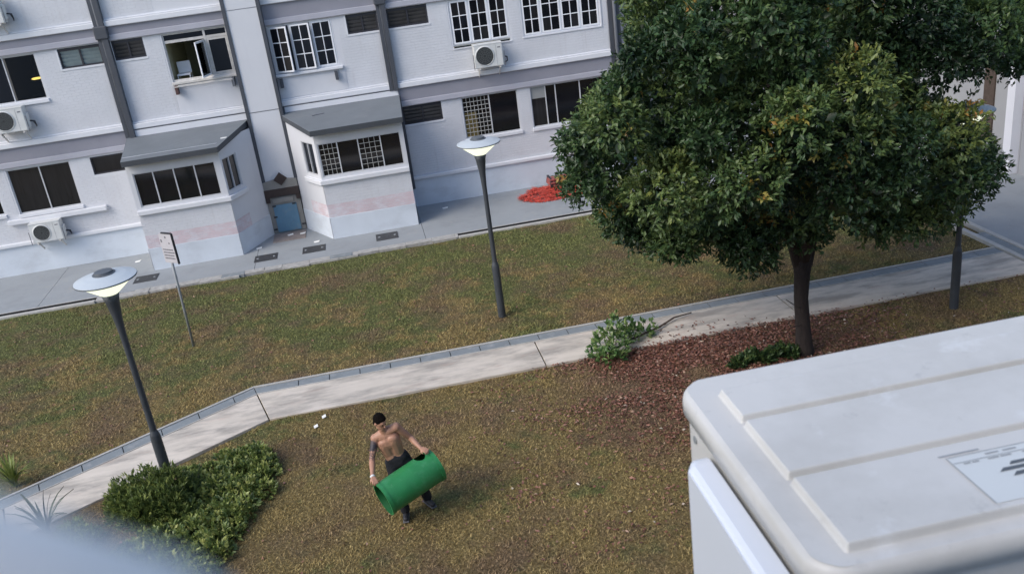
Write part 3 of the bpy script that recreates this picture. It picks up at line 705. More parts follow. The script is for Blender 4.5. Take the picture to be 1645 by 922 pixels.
MB().box(-4.62, -4.05, YF + 2.6, YF + 3.15, 4.0, 5.15).build('carcass', 'dim', cb); MB().box(-4.6, -4.35, YF + 2.57, YF + 2.6, 4.1, 5.1).build('door', 'darkframe', cb); MB().box(-4.34, -4.07, YF + 2.57, YF + 2.6, 4.1, 5.1).build('door', 'darkframe', cb)
pf = thing('picture', 'pale picture board hanging on the olive wall inside the open window', 'picture', (-4.55, YF + 3.18, 5.5))
MB().box(-4.85, -4.4, YF + 3.14, YF + 3.19, 5.35, 5.8).build('frame', 'worn', pf); MB().box(-4.81, -4.44, YF + 3.13, YF + 3.139, 5.39, 5.76).build('board', 'blind', pf)
# white gridded casements
def sash(w, xh, x0, x1, z0, z1, ang=0, left=True, yb=YG - .04, n=(2, 3), name='sash'):
    """a gridded casement leaf, hinged at xh, its grid bars and panes"""
    s_ = -1 if not left else 1; L = x1 - x0; ca, sa = math.cos(ang), math.sin(ang)
    def place(mb, u0, u1, za, zb, th, o=0):
        uc = (u0 + u1) / 2; cx, cy = (x0 + uc * ca, yb - uc * sa) if left else (x1 - (L - uc) * ca, yb - (L - uc) * sa)
        ax = (ca, -sa, 0) if left else (ca, sa, 0); nx_ = (-sa, -ca, 0) if left else (sa, -ca, 0)
        mb.obox((cx + nx_[0] * o, cy + nx_[1] * o, (za + zb) / 2), (ax[0] * (u1 - u0) / 2, ax[1] * (u1 - u0) / 2, 0), (nx_[0] * th, nx_[1] * th, 0), (0, 0, (zb - za) / 2))
    t, g = .042, .024; f = MB(); place(f, 0, t, z0, z1, .018); place(f, L - t, L, z0, z1, .018); place(f, t, L - t, z0, z0 + t, .018); place(f, t, L - t, z1 - t, z1, .018)
    us = [t] + [t + (L - 2 * t) * k / n[0] for k in range(1, n[0])] + [L - t]; zs = [z0 + t + (z1 - z0 - 2 * t) * k / n[1] for k in range(n[1] + 1)]
    for u in us[1:-1]: place(f, u - g / 2, u + g / 2, z0 + t, z1 - t, .012)
    for z in zs[1:-1]: place(f, t, L - t, z - g / 2, z + g / 2, .0115)
    f.build(name, 'white', w)
    for i in range(n[0]):
        for j in range(n[1]):
            p = MB(); place(p, us[i] + (g / 2 if i else 0), us[i + 1] - (g / 2 if i < n[0] - 1 else 0), zs[j] + g / 2, zs[j + 1] - g / 2, .003, -.004)
            p.build('pane', random.choice(['glass', 'glass', 'glass2']), w)
def casement(op, cuts, angs, sill=True, fm='white'):
    x0, x1, z0, z1 = op; f = MB(); t = .035
    bar(f, x0, x1, z0, z0 + t); bar(f, x0, x1, z1 - t, z1); us = [x0 + t / 2, *cuts, x1 - t / 2]
    for u in us: bar(f, u - t / 2, u + t / 2, z0 + t, z1 - t)
    w = f.build('casement_window', fm, bl)
    MB().box(x0, x1, YG + .03, YG + .05, z0, z1).build('backing', 'dim', w)
    for k in range(len(us) - 1):
        a = angs[k]; sash(w, 0, us[k] + t / 2 + .004, us[k + 1] - t / 2 - .004, z0 + t + .002, z1 - t - .002, R(abs(a)), a >= 0, YG - .045 if a == 0 else YG - .07)
    return w
w = casement(OP['f2cas'], [-1.65, -1.06], [24, 12, 0])
MB().box(-2.24, -.46, YG - .03, YG + .01, 5.78, 5.868).build('head_board', 'darkframe', w)
w = casement((OP['f2w3'][0], OP['f2w3'][1], 4.60, 5.87), [3.43, 4.0], [0, 0, 0])
for a, b in ((2.90, 3.40), (3.46, 3.97), (4.03, 4.53)): MB().box(a, b, YF + .01, YF + .05, 4.535, 4.575).build('vent_slot', 'glass', w)
mb = MB(); mb.box(2.84, 4.60, YF - .03, YF + .02, 4.50, 4.53); mb.build('sill', 'ledge', w)
w = casement(OP['f2w4'], [5.52, 6.13, 6.71], [0, 0, 0, 0])
mb = MB(); mb.box(4.92, 7.34, YF - .03, YF + .03, 4.53, 4.566); mb.build('sill', 'ledge', w)
MB().box(7.302, 7.342, YF - .03, YF + .02, 4.57, 5.87).build('surround', 'ledge', w)
# ground floor right: grille window and four-part window
w = frame_window(OP['f1A'], [3.70], pm=[None, 'glass'])
x0, x1, z0, z1 = 2.9, 3.68, 1.89, 3.06; gr = MB()
for j in range(1, 7): x = x0 + (x1 - x0) * j / 7; gr.box(x - .007, x + .007, YG - .03, YG - .018, z0, z1)
for j in range(1, 9): z = z0 + (z1 - z0) * j / 9; gr.box(x0, x1, YG - .045, YG - .031, z - .008, z + .008)
gr.build('grille', 'grille', w); MB().box(x0, x1, YG + .02, YG + .03, z0, z1).build('pane', 'glass', w)
MB().box(x0, x0 + .38, YG + .0, YG + .012, z0, z0 + .72).build('curtain', 'curtain', w)
w = frame_window(OP['f1B'], [5.43, 5.74, 6.50], pm=['glass2', 'glass', 'glass', 'glass'])
MB().box(4.99, 5.41, YG - .022, YG - .013, 2.72, 3.06).build('blind', 'blind', w)

# ------------------------------------------------------------------ condenser units hung on the block
def condenser(name, label, loc, w, h, d, rot=0, fan=True):
    """outdoor unit: casing, fan ring and grille, side valve cover, feet, brackets; front faces -Y, loc = bottom centre of the back"""
    t = thing(name, label, 'air conditioner', loc, 'air conditioner units hung on the block'); X, Y, Z = loc
    MB().box(X - w / 2, X + w / 2, Y - d, Y, Z, Z + h).build('casing', 'acwhite', t, bevel=.02)
    MB().box(X - w / 2 - .008, X + w / 2 + .008, Y - d - .008, Y + .008, Z + h - .02, Z + h + .012).build('lid', 'acwhite', t, bevel=.01)
    cx, cz, r = X - w * .14, Z + h * .5, h * .40; n = 28
    fr = MB()
    def ring(ra, rb, y0, y1, mb):
        k = len(mb.v)
        for i in range(n):
            a = 2 * math.pi * i / n
            for rr, yy in ((ra, y0), (rb, y1)): mb.v.append((cx + rr * math.cos(a), yy, cz + rr * math.sin(a)))
        mb.f += [(k + 2 * i, k + 2 * i + 1, k + 2 * ((i + 1) % n) + 1, k + 2 * ((i + 1) % n)) for i in range(n)]
    ca = MB(); ring(0.001, r, Y - d - .004, Y - d - .004, ca); ca.build('fan_cavity', 'acdark', t)
    for q in (.22, .4, .58, .76, .93): ring(r * q - .007, r * q + .007, Y - d - .018, Y - d - .018, fr)
    for i in range(12):
        a = math.pi * 2 * i / 12; u = Vector((math.cos(a), 0, math.sin(a))); fr.obox(Vector((cx, Y - d - .015, cz)) + u * r * .55, u * r * .42, (0, .003, 0), Vector((-u.z, 0, u.x)) * .005)
    fr.build('fan_grille', 'acgrille', t); rg = MB(); ring(r, r + .03, Y - d - .02, Y - d - .003, rg); ring(r - .012, r, Y - d - .004, Y - d - .02, rg); rg.build('fan_ring', 'acwhite', t)
    MB().box(X + w * .27, X + w * .275, Y - d - .003, Y - d + .01, Z + .03, Z + h - .05).build('panel_seam', 'acgrille', t)
    MB().box(X + w * .33, X + w * .43, Y - d - .004, Y - d + .01, Z + h * .78, Z + h * .83).build('badge', 'letter', t)
    MB().box(X + w / 2 - .002, X + w / 2 + .05, Y - d * .75, Y - d * .2, Z + h * .12, Z + h * .7).build('valve_cover', 'acwhite', t, bevel=.02)
    tb = MB()
    for k in range(2): tb.tube([(X + w / 2 + .03, Y - d * .45 + .06 * k, Z + h * .35), (X + w / 2 + .13 + .02 * k, Y - d * .4 + .05 * k, Z + h * .3), (X + w / 2 + .15, Y - .05 + .01 * k, Z + h * .12), (X + w / 2 + .10, Y + .1, Z + .02)], .016, 6)
    tb.build('refrigerant_pipe', 'signback', t, smooth=True)
    for s_ in (-1, 1):
        bx = X + s_ * w * .36; MB().box(bx - .02, bx + .02, Y - d - .03, Y + .12, Z - .045, Z - .004).build('bracket', 'worn', t)
        MB().obox((bx, Y - d * .3, Z - .16), (.012, 0, 0), (0, d * .45, -.12), (0, .012, .02)).build('brace', 'worn', t)
        ex = X + s_ * (w / 2 + .035); MB().tube([(ex, Y - d - .02, Z - .02), (ex, Y - d - .02, Z + h * .62)], .011, 6).build('guard_bar', 'grey metal', t)
    return t
Yb = YF - .11
condenser('condenser_unit', 'round fan condenser under the middle white gridded window', (3.80, Yb, 3.92), .84, .66, .30)
condenser('condenser_unit', 'condenser below the ledge of the lower left window', (-9.42, Yb, .98), .84, .56, .31)
condenser('condenser_unit', 'condenser under the dark upper left window with yellow lamp glow', (-9.42, Yb, 4.13), .84, .64, .31)
condenser('condenser_unit', 'condenser cut off at the upper left corner of the facade', (-9.14, Yb, 6.92), .84, .64, .31)

# ------------------------------------------------------------------ far and right buildings, own block behind the camera
bb = thing('far_block', 'beige far wall glimpsed between the block corner and the tree', 'building', (14, 33, 0))
MB().box(7.95, 30, 33, 40, .03, 9.5).build('wall', 'beige', bb); MB().box(7.9, 30.1, 32.9, 40, 9.5, 9.8).build('roof', 'canopy', bb)
for x in (9.6, 12.4, 15.2): 
    wo = MB().box(x, x + 1.5, 32.96, 33.02, 4.6, 5.9).build('window', 'frame', bb); MB().box(x + .05, x + .72, 32.94, 32.958, 4.65, 5.85).build('pane', 'glass', wo); MB().box(x + .78, x + 1.45, 32.94, 32.958, 4.65, 5.85).build('pane', 'glass', wo)
rw = thing('right_wing', 'grey walled wing with a white corner pillar behind the tree', 'building', (17, 20.5, 0))
MB().box(16.5, 24, 6, 20.45, .05, 5.6).build('wall', 'wingwall', rw); MB().box(17.9, 24, 20.455, 32, .05, 5.6).build('wall', 'wingwall', rw)
for i in range(16): MB().box(16.494, 16.5, 20.4 - .9 * i, 20.41 - .9 * i, .06, 5.5).build('panel_joint', 'band', rw)
MB().box(16.24, 16.52, 20.46, 20.74, .05, 5.6).build('pillar', 'pillar', rw, bevel=.01); MB().box(16.0, 24.3, 5.8, 32.2, 5.6, 5.9).build('roof', 'canopy', rw)
MB().box(17.85, 17.9, 23.35, 23.8, .06, 2.3).build('door', 'twig', rw)
nb = thing('near_block', 'unseen housing block the view is from, put in to block sky light', 'building', (0, -1, 0))
MB().box(-22, 22, -8, -.75, -.1, 9.4).build('wall', 'paint', nb)  # out of view, put in to cut light from behind; height tuned likewise

# ------------------------------------------------------------------ lamps, sign
def lamp(loc, label):
    t = thing('street_lamp', label, 'street lamp', loc, 'mushroom lamps along the footpath'); c = loc
    MB().lathe([(.0, 0), (.082, 0), (.082, 1.12), (.074, 1.2), (.05, 1.28)], c, 20).build('base_sleeve', 'lamppost', t, smooth=False)
    MB().lathe([(.052, 1.24), (.046, 2.6), (.05, 2.95), (.066, 3.22), (.10, 3.48), (.128, 3.60), (.0, 3.60)], c, 20).build('pole', 'lamppost', t, smooth=True)
    MB().lathe([(.125, 3.60), (.22, 3.675), (.34, 3.775), (.392, 3.818), (0, 3.821)], c, 28).build('diffuser', 'lampglow', t, smooth=True)
    MB().lathe([(0, 3.822), (.42, 3.822), (.44, 3.832), (.438, 3.845), (.30, 3.885), (.15, 3.915), (0, 3.93)], c, 36).build('disc', 'lamptop', t)
    MB().lathe([(.442, 3.823), (.443, 3.83), (.443, 3.838), (.436, 3.838), (.436, 3.823), (.442, 3.823)], c, 36).build('rim', 'lampcap', t)
    MB().lathe([(.16, 3.895), (.162, 3.92), (.145, 3.93), (.135, 3.93), (.13, 3.95), (.12, 3.956), (0, 3.96)], c, 24).build('cap', 'lampcap', t)
    MB().tube([(c[0], c[1] - .126, 3.56), (c[0], c[1] - .135, 3.66)], .006, 5).build('rib', 'lampcap', t)
    return t
l1 = lamp((-4.10, 13.10, 0), 'lit mushroom lamp rising from the shrubs at the left')
l2 = copy_tree(l1); l2.location = (2.11, 17.69, 0); l2['label'] = 'lit mushroom lamp on the grass between path and building'
l3 = copy_tree(l1); l3.location = (10.35, 14.17, 0); l3['label'] = 'mushroom lamp with its head hidden in the tree crown'

sg = thing('notice_sign', 'pale notice board on a leaning grey pole near the left bay', 'sign', (-4.64, 19.2, 0))
MB().tube([(-4.64, 19.2, 0), (-4.585, 19.2, 2.55)], .028, 10).build('pole', 'galv', sg, smooth=True)
rz = R(-40); cx_, cy_ = -4.58, 19.165; ux, uy = math.cos(rz), math.sin(rz); nx_, ny_ = uy, -ux
mb = MB(); mb.obox((cx_, cy_, 2.33), (ux * .20, uy * .20, 0), (nx_ * .012, ny_ * .012, 0), (0, 0, .33)); mb.build('board', 'sign', sg, bevel=.004)
mb = MB(); mb.obox((cx_ + ux * .212, cy_ + uy * .212, 2.33), (ux * .012, uy * .012, 0), (nx_ * .022, ny_ * .022, 0), (0, 0, .34)); mb.obox((cx_ + ux * .05, cy_ + uy * .05, 2.672), (ux * .15, uy * .15, 0), (nx_ * .02, ny_ * .02, 0), (0, 0, .012)); mb.build('board_edge', 'signback', sg)
mb = MB(); random.seed(5)
def ink(u0, u1, z, h): mb.obox((cx_ + ux * (u0 + u1) / 2 + nx_ * .014, cy_ + uy * (u0 + u1) / 2 + ny_ * .014, z), (ux * (u1 - u0) / 2, uy * (u1 - u0) / 2, 0), (nx_ * .002, ny_ * .002, 0), (0, 0, h))
for z in (2.30, 2.235, 2.17, 2.105):
    u = -.16
    while u < .15: l_ = random.uniform(.02, .06); ink(u, min(u + l_, .17), z, .013); u += l_ + .012
mb.build('lettering', 'letter', sg)
mb = MB(); ink(-.17, -.13, 2.49, .035); ink(.06, .10, 2.45, .015); ink(-.02, .02, 2.58, .02); mb.build('emblem', 'letter', sg)

# ------------------------------------------------------------------ litter, net, papers
nt_ = thing('safety_net', 'crumpled orange red safety net heaped against the wall', 'net', (4.8, 25.9, .03))
pts_ = [(3.95, 25.62), (4.25, 25.3), (4.58, 25.05), (5.0, 25.05), (5.6, 25.1), (6.6, 25.3), (6.9, 26.2), (6.4, 26.6), (5.0, 26.55), (4.6, 26.5), (4.3, 26.1)]
n = 5200; x = rng.uniform(3.9, 7, n); y = rng.uniform(25, 26.7, n); k = inpoly(x, y, pts_); x, y = x[k], y[k]
hgt = lambda x, y:   .03 + .07 * np.clip(1 - np.abs(y - 25.9) / .8, 0, 1) * (1 + .8 * vnoise(x * 4, y * 4, 21)) + .03 * vnoise(x * 11, y * 11, 22)
z = .03 + hgt(x, y) * rng.uniform(.4, 1, len(x)); a = rng.uniform(0, np.pi, len(x)); L_ = rng.uniform(.04, .11, len(x)); tl = rng.uniform(-.4, .4, len(x))
D = np.stack([np.cos(a) * L_, np.sin(a) * L_, tl * L_], 1); Wd = np.stack([-np.sin(a), np.cos(a), rng.uniform(-1, 1, len(x))], 1) * .0055; C = np.stack([x, y, z], 1)
V = np.empty((4 * len(x), 3)); V[0::4] = C - D - Wd; V[1::4] = C + D - Wd; V[2::4] = C + D + Wd; V[3::4] = C - D + Wd
np_mesh('mesh_strands', V, np.arange(len(V)).reshape(-1, 4), M['net'], nt_, 'stuff')
gx, gy = np.meshgrid(np.arange(4.0, 6.95, .05), np.arange(25.05, 26.62, .05)); keep = inpoly(gx.ravel(), gy.ravel(), [(p[0], p[1]) for p in pts_])
V = np.stack([gx.ravel(), gy.ravel(), .02 + hgt(gx, gy).ravel() * .8], 1); V[:, 2] = np.maximum(V[:, 2], .036); ny, nx = gx.shape; ii = (np.arange(ny - 1)[:, None] * nx + np.arange(nx - 1)[None]).ravel()
F = np.stack([ii, ii + 1, ii + nx + 1, ii + nx], 1); F = F[keep[F].all(1) & (rng.random(len(F)) < .42)]
np_mesh('folded_net', V, F, M['net'], nt_)
gb = thing('net_bundle', 'dull red folded tarpaulin bundle lying on the orange net', 'bundle', (5.6, 26.3, .1))
mb = MB()
for i, (zz, w_) in enumerate(((.16, .26), (.25, .24), (.34, .22))): mb.obox((5.9, 26.36, zz), (.78, .03 * i, .01 * (i - 1)), (-.02, w_, .02 * (1 - i)), (0, 0, .042))
o = mb.build('fold', 'netroll', gb, bevel=.03)
MB().box(5.14, 5.2, 26.1, 26.62, .11, .39).build('strap', 'signback', gb)
MB().box(5.8, 5.86, 26.09, 26.63, .11, .395).build('strap', 'signback', gb)
for i, (x, y, z, l) in enumerate(((-3.65, 25.39, .035, 'white paper scrap lying in front of the left bay corner'), (-2.0, 25.07, .035, 'white paper scrap beside the right bay corner'), (-2.42, 26.05, .055, 'white paper scrap at the right end of the doorstep'),
        (-2.78, 26.1, .055, 'white paper scrap in the middle of the doorstep'), (1.85, 26.18, .035, 'white paper scrap on the apron right of the right bay'), (-7.17, 26.13, .035, 'white paper scrap on the apron left of the left bay'),
        (-1.85, 14.46, .012, 'white scrap on the grass nearer to the man'), (-1.71, 14.76, .012, 'small white scrap on the grass nearer to the path'))):
    s_ = .036 if y < 20 else .085; a = random.uniform(-.2, .2)
    MB().obox((x, y, z + (.02 if y < 20 else 0)), (s_ * math.cos(a), s_ * math.sin(a), .01), (-s_ * .7 * math.sin(a), s_ * .7 * math.cos(a), .012 if y < 20 else .002), (0, 0, .004)).build('paper_scrap', 'paper', label=l, cat='paper scrap', group='paper scraps on the ground')

# ------------------------------------------------------------------ foliage
def leaf_material(name, els, trans=.25, rough=.42):
    m = bpy.data.materials.new(name); n, b = nodes_of(m); L = n.links; at = n.nodes.new('ShaderNodeAttribute'); at.attribute_name = 'tint'
    r = n.nodes.new('ShaderNodeValToRGB'); e = r.color_ramp.elements; e[0].position, e[0].color = els[0][0], (*els[0][1], 1); e[1].position, e[1].color = els[-1][0], (*els[-1][1], 1)
    for p, c in els[1:-1]: k = e.new(p); k.color = (*c, 1)
    L.new(at.outputs['Fac'], r.inputs[0]); L.new(r.outputs[0], b.inputs['Base Color']); b.inputs['Roughness'].default_value = rough; b.inputs['Specular IOR Level'].default_value = .45
    tr = n.nodes.new('ShaderNodeBsdfTranslucent'); L.new(r.outputs[0], tr.inputs[0]); mx = n.nodes.new('ShaderNodeMixShader'); mx.inputs[0].default_value = trans
    L.new(b.outputs[0], mx.inputs[1]); L.new(tr.outputs[0], mx.inputs[2]); L.new(mx.outputs[0], n.nodes['Material Output'].inputs[0]); return m
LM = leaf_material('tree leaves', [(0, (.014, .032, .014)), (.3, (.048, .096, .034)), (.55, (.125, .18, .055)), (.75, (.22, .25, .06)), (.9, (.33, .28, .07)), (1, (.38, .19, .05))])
SM = leaf_material('shrub leaves', [(0, (.055, .09, .03)), (.5, (.185, .245, .07)), (.8, (.32, .37, .11)), (1, (.44, .46, .16))])
CM = leaf_material('fallen branch leaves', [(0, (.05, .115, .035)), (.5, (.125, .225, .07)), (1, (.27, .36, .13))])
RM = leaf_material('fallen leaves', [(0, (.06, .028, .02)), (.45, (.185, .078, .055)), (.8, (.32, .155, .108)), (.97, (.42, .30, .21)), (1, (.5, .44, .36))], 0)
def leaves(C, Dr, Ln, Wd, tint, fold=.25, N=None):
    """folded two-triangle leaves at C pointing along Dr"""
    n = len(C); Dr = Dr / np.linalg.norm(Dr, axis=1, keepdims=True); up = rng.normal(size=(n, 3)) * .5 + (np.array([0, 0, 1.0]) if N is None else N)
    sd = np.cross(Dr, up); sd /= np.linalg.norm(sd, axis=1, keepdims=True) + 1e-9; nm = np.cross(sd, Dr)
    Ln = Ln[:, None]; Wd = Wd[:, None]; base = C; tip = C + Dr * Ln - nm * Ln * .12; mid = C + Dr * Ln * .5
    V = np.empty((4 * n, 3)); V[0::4] = base; V[1::4] = mid + sd * Wd + nm * Wd * fold; V[2::4] = tip; V[3::4] = mid - sd * Wd + nm * Wd * fold
    i = np.arange(n) * 4; F = np.empty((2 * n, 3), int); F[0::2] = np.stack([i, i + 1, i + 2], 1); F[1::2] = np.stack([i, i + 2, i + 3], 1)
    return V, F, np.repeat(tint, 4)
def unit(n): v = rng.normal(size=(n, 3)); return v / np.linalg.norm(v, axis=1, keepdims=True)

# big tree
tr = thing('leafy_tree', 'big dense green tree between the footpath and the near condenser', 'tree', (7.02, 13.65, 0))
tk = MB()
tk.tube([(7.03, 13.65, -.1), (7.02, 13.65, .12), (7.0, 13.66, .5), (6.96, 13.66, 1.1), (6.98, 13.66, 1.55), (6.99, 13.67, 1.85)], [.20, .155, .132, .124, .138, .175], 14)
limbs = [[(6.95, 13.67, 1.72), (6.80, 13.62, 2.15), (6.5, 13.5, 2.8), (6.0, 13.3, 3.7), (5.4, 13.2, 4.8)], [(7.04, 13.67, 1.72), (7.2, 13.75, 2.15), (7.5, 13.85, 2.9), (7.9, 14.0, 4.0), (8.4, 14.1, 5.2)],
         [(6.99, 13.7, 1.75), (7.0, 13.9, 2.5), (7.0, 14.3, 3.6), (6.9, 14.8, 5.0), (6.9, 15.0, 6.5)], [(6.98, 13.62, 1.85), (6.95, 13.2, 2.7), (7.0, 12.7, 3.7), (7.1, 12.3, 5.0)],
         [(6.8, 13.62, 2.2), (6.3, 13.4, 2.75), (5.6, 13.2, 3.1), (4.7, 13.1, 3.4)], [(7.3, 13.8, 2.4), (8.0, 13.7, 2.9), (8.9, 13.6, 3.3), (9.8, 13.5, 3.9)], [(7.9, 14.0, 4.0), (9.0, 13.9, 4.8), (10.2, 13.8, 5.8)], [(6.9, 14.5, 4.4), (6.9, 13.8, 6.2), (7.0, 13.7, 8.2)]]
for l in limbs: tk.tube(l, [.115 * (1 - .8 * i / (len(l) - 1)) + .012 for i in range(len(l))], 9)
tk.build('trunk', 'bark', tr, smooth=True)
for p0, p1 in (((6.88, 13.55, .95), (6.55, 13.4, 1.25)), ((6.9, 13.55, .62), (6.62, 13.35, .72)), ((6.62, 13.35, .72), (6.55, 13.33, .85))): MB().tube([p0, p1], [.012, .006], 5).build('twig', 'twig', tr)
lob = []
for q in ((4.61, 12.13, 6.87, 0.36), (5.25, 11.61, 6.84, 0.35), (4.14, 12.07, 5.34, 0.69), (5.1, 11.62, 5.01, 0.58), (10.85, 14.48, 5.89, 0.41), (9.04, 12.09, 5.53, 0.6), (5.15, 10.99, 6.28, 0.43), (8.42, 11.9, 5.24, 0.44), (5.44, 10.62, 5.09, 0.4), (3.91, 11.53, 4.12, 0.57), (7.63, 12.14, 4.65, 0.48), (7.11, 11.94, 6.33, 0.52), (4.74, 11.05, 4.23, 0.54), (8.35, 12.6, 2.68, 0.37), (6.51, 11.4, 3.72, 0.54), (7.26, 11.4, 3.78, 0.37), (4.24, 12.66, 6.26, 0.37), (7.2, 12.39, 5.67, 0.6), (4.33, 13.63, 7.08, 0.39), (5.72, 11.18, 6.57, 0.46), (4.14, 11.12, 6.31, 0.33), (11.14, 13.83, 5.51, 0.4), (3.2, 11.51, 5.24, 0.41), (9.06, 13.22, 6.42, 0.44), (2.93, 12.29, 4.8, 0.33), (4.34, 12.6, 2.94, 0.33), (3.08, 12.46, 4.24, 0.44), (4.37, 11.27, 4.91, 0.34), (7.79, 12.6, 2.72, 0.36), (6.4, 11.15, 4.68, 0.54), (5.94, 11.17, 4.37, 0.38), (4.77, 11.63, 6.51, 0.47), (5.59, 11.23, 5.57, 0.37), (6.31, 12.6, 3.02, 0.43), (8.49, 11.87, 3.48, 0.43), (11.49, 14.53, 5.94, 0.51), (5.54, 12.6, 2.71, 0.44), (3.69, 13.28, 3.31, 0.38), (5.27, 12.1, 5.56, 0.36), (5.83, 12.05, 3.81, 0.38), (8.29, 11.81, 4.16, 0.55), (5.07, 12.6, 3.15, 0.42), (7.92, 11.91, 5.97, 0.43), (3.89, 12.68, 4.47, 0.44), (8, 12.39, 6.43, 0.41), (5.61, 11, 5.99, 0.33), (6.85, 12.27, 6.74, 0.39), (7.23, 11.19, 4.4, 0.37), (4.36, 11.12, 5.89, 0.33), (3.96, 12.24, 6.8, 0.26), (7.8, 12.21, 5.24, 0.44), (10.9, 13.48, 5.14, 0.37), (6.33, 10.88, 5.36, 0.44), (9.35, 12.36, 3.35, 0.33), (4.19, 13.54, 2.92, 0.34), (8.85, 12.6, 2.77, 0.34), (3.4, 11.69, 5.61, 0.28), (5.36, 11.2, 4.6, 0.38), (10.18, 12.86, 4.95, 0.33), (3.7, 11.52, 6.06, 0.29), (5.36, 12.89, 6.94, 0.39), (9.65, 13.52, 5.88, 0.44), (4.25, 12.14, 4.6, 0.36), (4.84, 14.66, 6.28, 0.39), (5.67, 15.42, 2.71, 0.91), (7.79, 16.18, 2.29, 0.65), (3.89, 15.24, 4.08, 0.55), (8.98, 15.07, 2.16, 0.79), (9.65, 16.35, 4.05, 0.96), (8.74, 16.26, 2.77, 0.64), (7.75, 16.01, 4.27, 0.95), (10.36, 15.84, 4.73, 0.56), (10.67, 16.02, 3.23, 0.54), (7.76, 14.9, 2.02, 0.46), (11.16, 14.13, 4.68, 0.4), (9.9, 13.32, 5.91, 0.5), (5.13, 16.08, 4.8, 0.57), (4.28, 15.12, 2.77, 0.55), (7.47, 15.36, 5.6, 0.68), (11.11, 15.03, 2.09, 0.49), (5.99, 14.46, 6.49, 0.41), (6.21, 15.25, 3.79, 0.67), (5.62, 15.03, 6.82, 0.44), (9.35, 14.71, 6.41, 0.47), (9.51, 15.74, 5.75, 0.49), (9.78, 14.52, 2.12, 0.71), (9.01, 16.19, 5.24, 0.51), (11.27, 15.59, 2.68, 0.55), (10.6, 14.57, 4.65, 0.43), (7.57, 15.59, 6.56, 0.48), (6.55, 15.94, 5.1, 0.73), (4.18, 13.52, 6.97, 0.39), (8.78, 15.35, 6.41, 0.49), (10.18, 12.7, 6.2, 0.45), (5.2, 15.58, 3.84, 0.49), (3.27, 13.83, 3.8, 0.33), (6.91, 15.19, 1.67, 0.36), (9.76, 16.03, 2.77, 0.53), (10.06, 14.77, 5.99, 0.39), (6.37, 15.42, 1.79, 0.37), (10.81, 13.39, 5.41, 0.39), (8.34, 15.62, 6.18, 0.38), (5.03, 15.36, 5.59, 0.35), (4.29, 15.51, 4.7, 0.33), (4.92, 15, 2.13, 0.35), (10.45, 14.88, 5.34, 0.54), (5.54, 15.01, 5.9, 0.45), (5.78, 15.96, 4.3, 0.46), (5.69, 12.9, 2.55, 0.46), (5.67, 13.2, 2.97, 0.5), (4.48, 13, 2.85, 0.44), (4.12, 13.3, 2.99, 0.42), (7.98, 13, 2.59, 0.42), (6.72, 12.9, 2.64, 0.34), (9, 13.6, 8.3, 0.8), (8.5, 14.73, 8.3, 0.8), (7.3, 15.2, 8.3, 0.8), (6.1, 14.73, 8.3, 0.8), (5.6, 13.6, 8.3, 0.8), (6.1, 12.47, 8.3, 0.8), (7.3, 12, 8.3, 0.8), (8.5, 12.47, 8.3, 0.8), (7.2, 13.6, 8.9, 0.9)):
    lob.append((Vector(q[:3]), q[3]))
Cs, Ds, Ts, Ns = [], [], [], []
for p, r_ in lob:
    n = int(720 * r_ * r_ + 40); d = unit(n); fl = d[:, 2] < -.3; d[fl & (rng.random(n) < .6), 2] *= -1
    bump = vnoise(d[:, 0] * 2.3 + p.x * 3, d[:, 1] * 2.3 + d[:, 2] * 2.9 + p.z * 5, 41); rad = r_ * (rng.random(n) ** .22) * (1 + .20 * bump + .03 * rng.normal(size=n))
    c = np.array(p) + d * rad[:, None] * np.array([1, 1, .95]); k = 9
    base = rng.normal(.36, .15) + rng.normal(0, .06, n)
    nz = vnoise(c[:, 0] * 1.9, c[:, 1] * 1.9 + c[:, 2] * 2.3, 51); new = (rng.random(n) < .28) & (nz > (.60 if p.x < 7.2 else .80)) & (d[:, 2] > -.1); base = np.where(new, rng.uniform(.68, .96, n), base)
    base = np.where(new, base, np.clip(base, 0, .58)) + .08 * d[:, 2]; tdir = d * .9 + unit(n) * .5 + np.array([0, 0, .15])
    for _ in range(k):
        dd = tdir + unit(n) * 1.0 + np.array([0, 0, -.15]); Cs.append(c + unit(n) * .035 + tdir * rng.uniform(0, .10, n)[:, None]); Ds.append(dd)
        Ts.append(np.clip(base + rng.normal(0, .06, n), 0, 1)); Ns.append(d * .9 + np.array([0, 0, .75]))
for p, r_ in lob:       # dense cores, the shade inside put into a dark tint
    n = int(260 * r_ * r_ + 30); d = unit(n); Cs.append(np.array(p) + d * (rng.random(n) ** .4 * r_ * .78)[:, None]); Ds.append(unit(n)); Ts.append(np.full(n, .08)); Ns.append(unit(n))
# looser inner leaves close the gaps, inner shade painted in as the darkest tint
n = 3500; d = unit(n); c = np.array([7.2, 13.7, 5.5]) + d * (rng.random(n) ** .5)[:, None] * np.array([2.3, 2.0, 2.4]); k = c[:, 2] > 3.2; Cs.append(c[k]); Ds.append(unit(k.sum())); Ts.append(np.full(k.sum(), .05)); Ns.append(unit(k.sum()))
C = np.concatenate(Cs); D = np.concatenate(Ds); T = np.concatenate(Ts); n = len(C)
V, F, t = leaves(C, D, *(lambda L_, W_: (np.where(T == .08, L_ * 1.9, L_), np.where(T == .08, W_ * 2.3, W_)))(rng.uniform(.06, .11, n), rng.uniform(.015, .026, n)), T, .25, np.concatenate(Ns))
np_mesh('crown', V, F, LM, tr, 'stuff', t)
print('tree leaves', n)

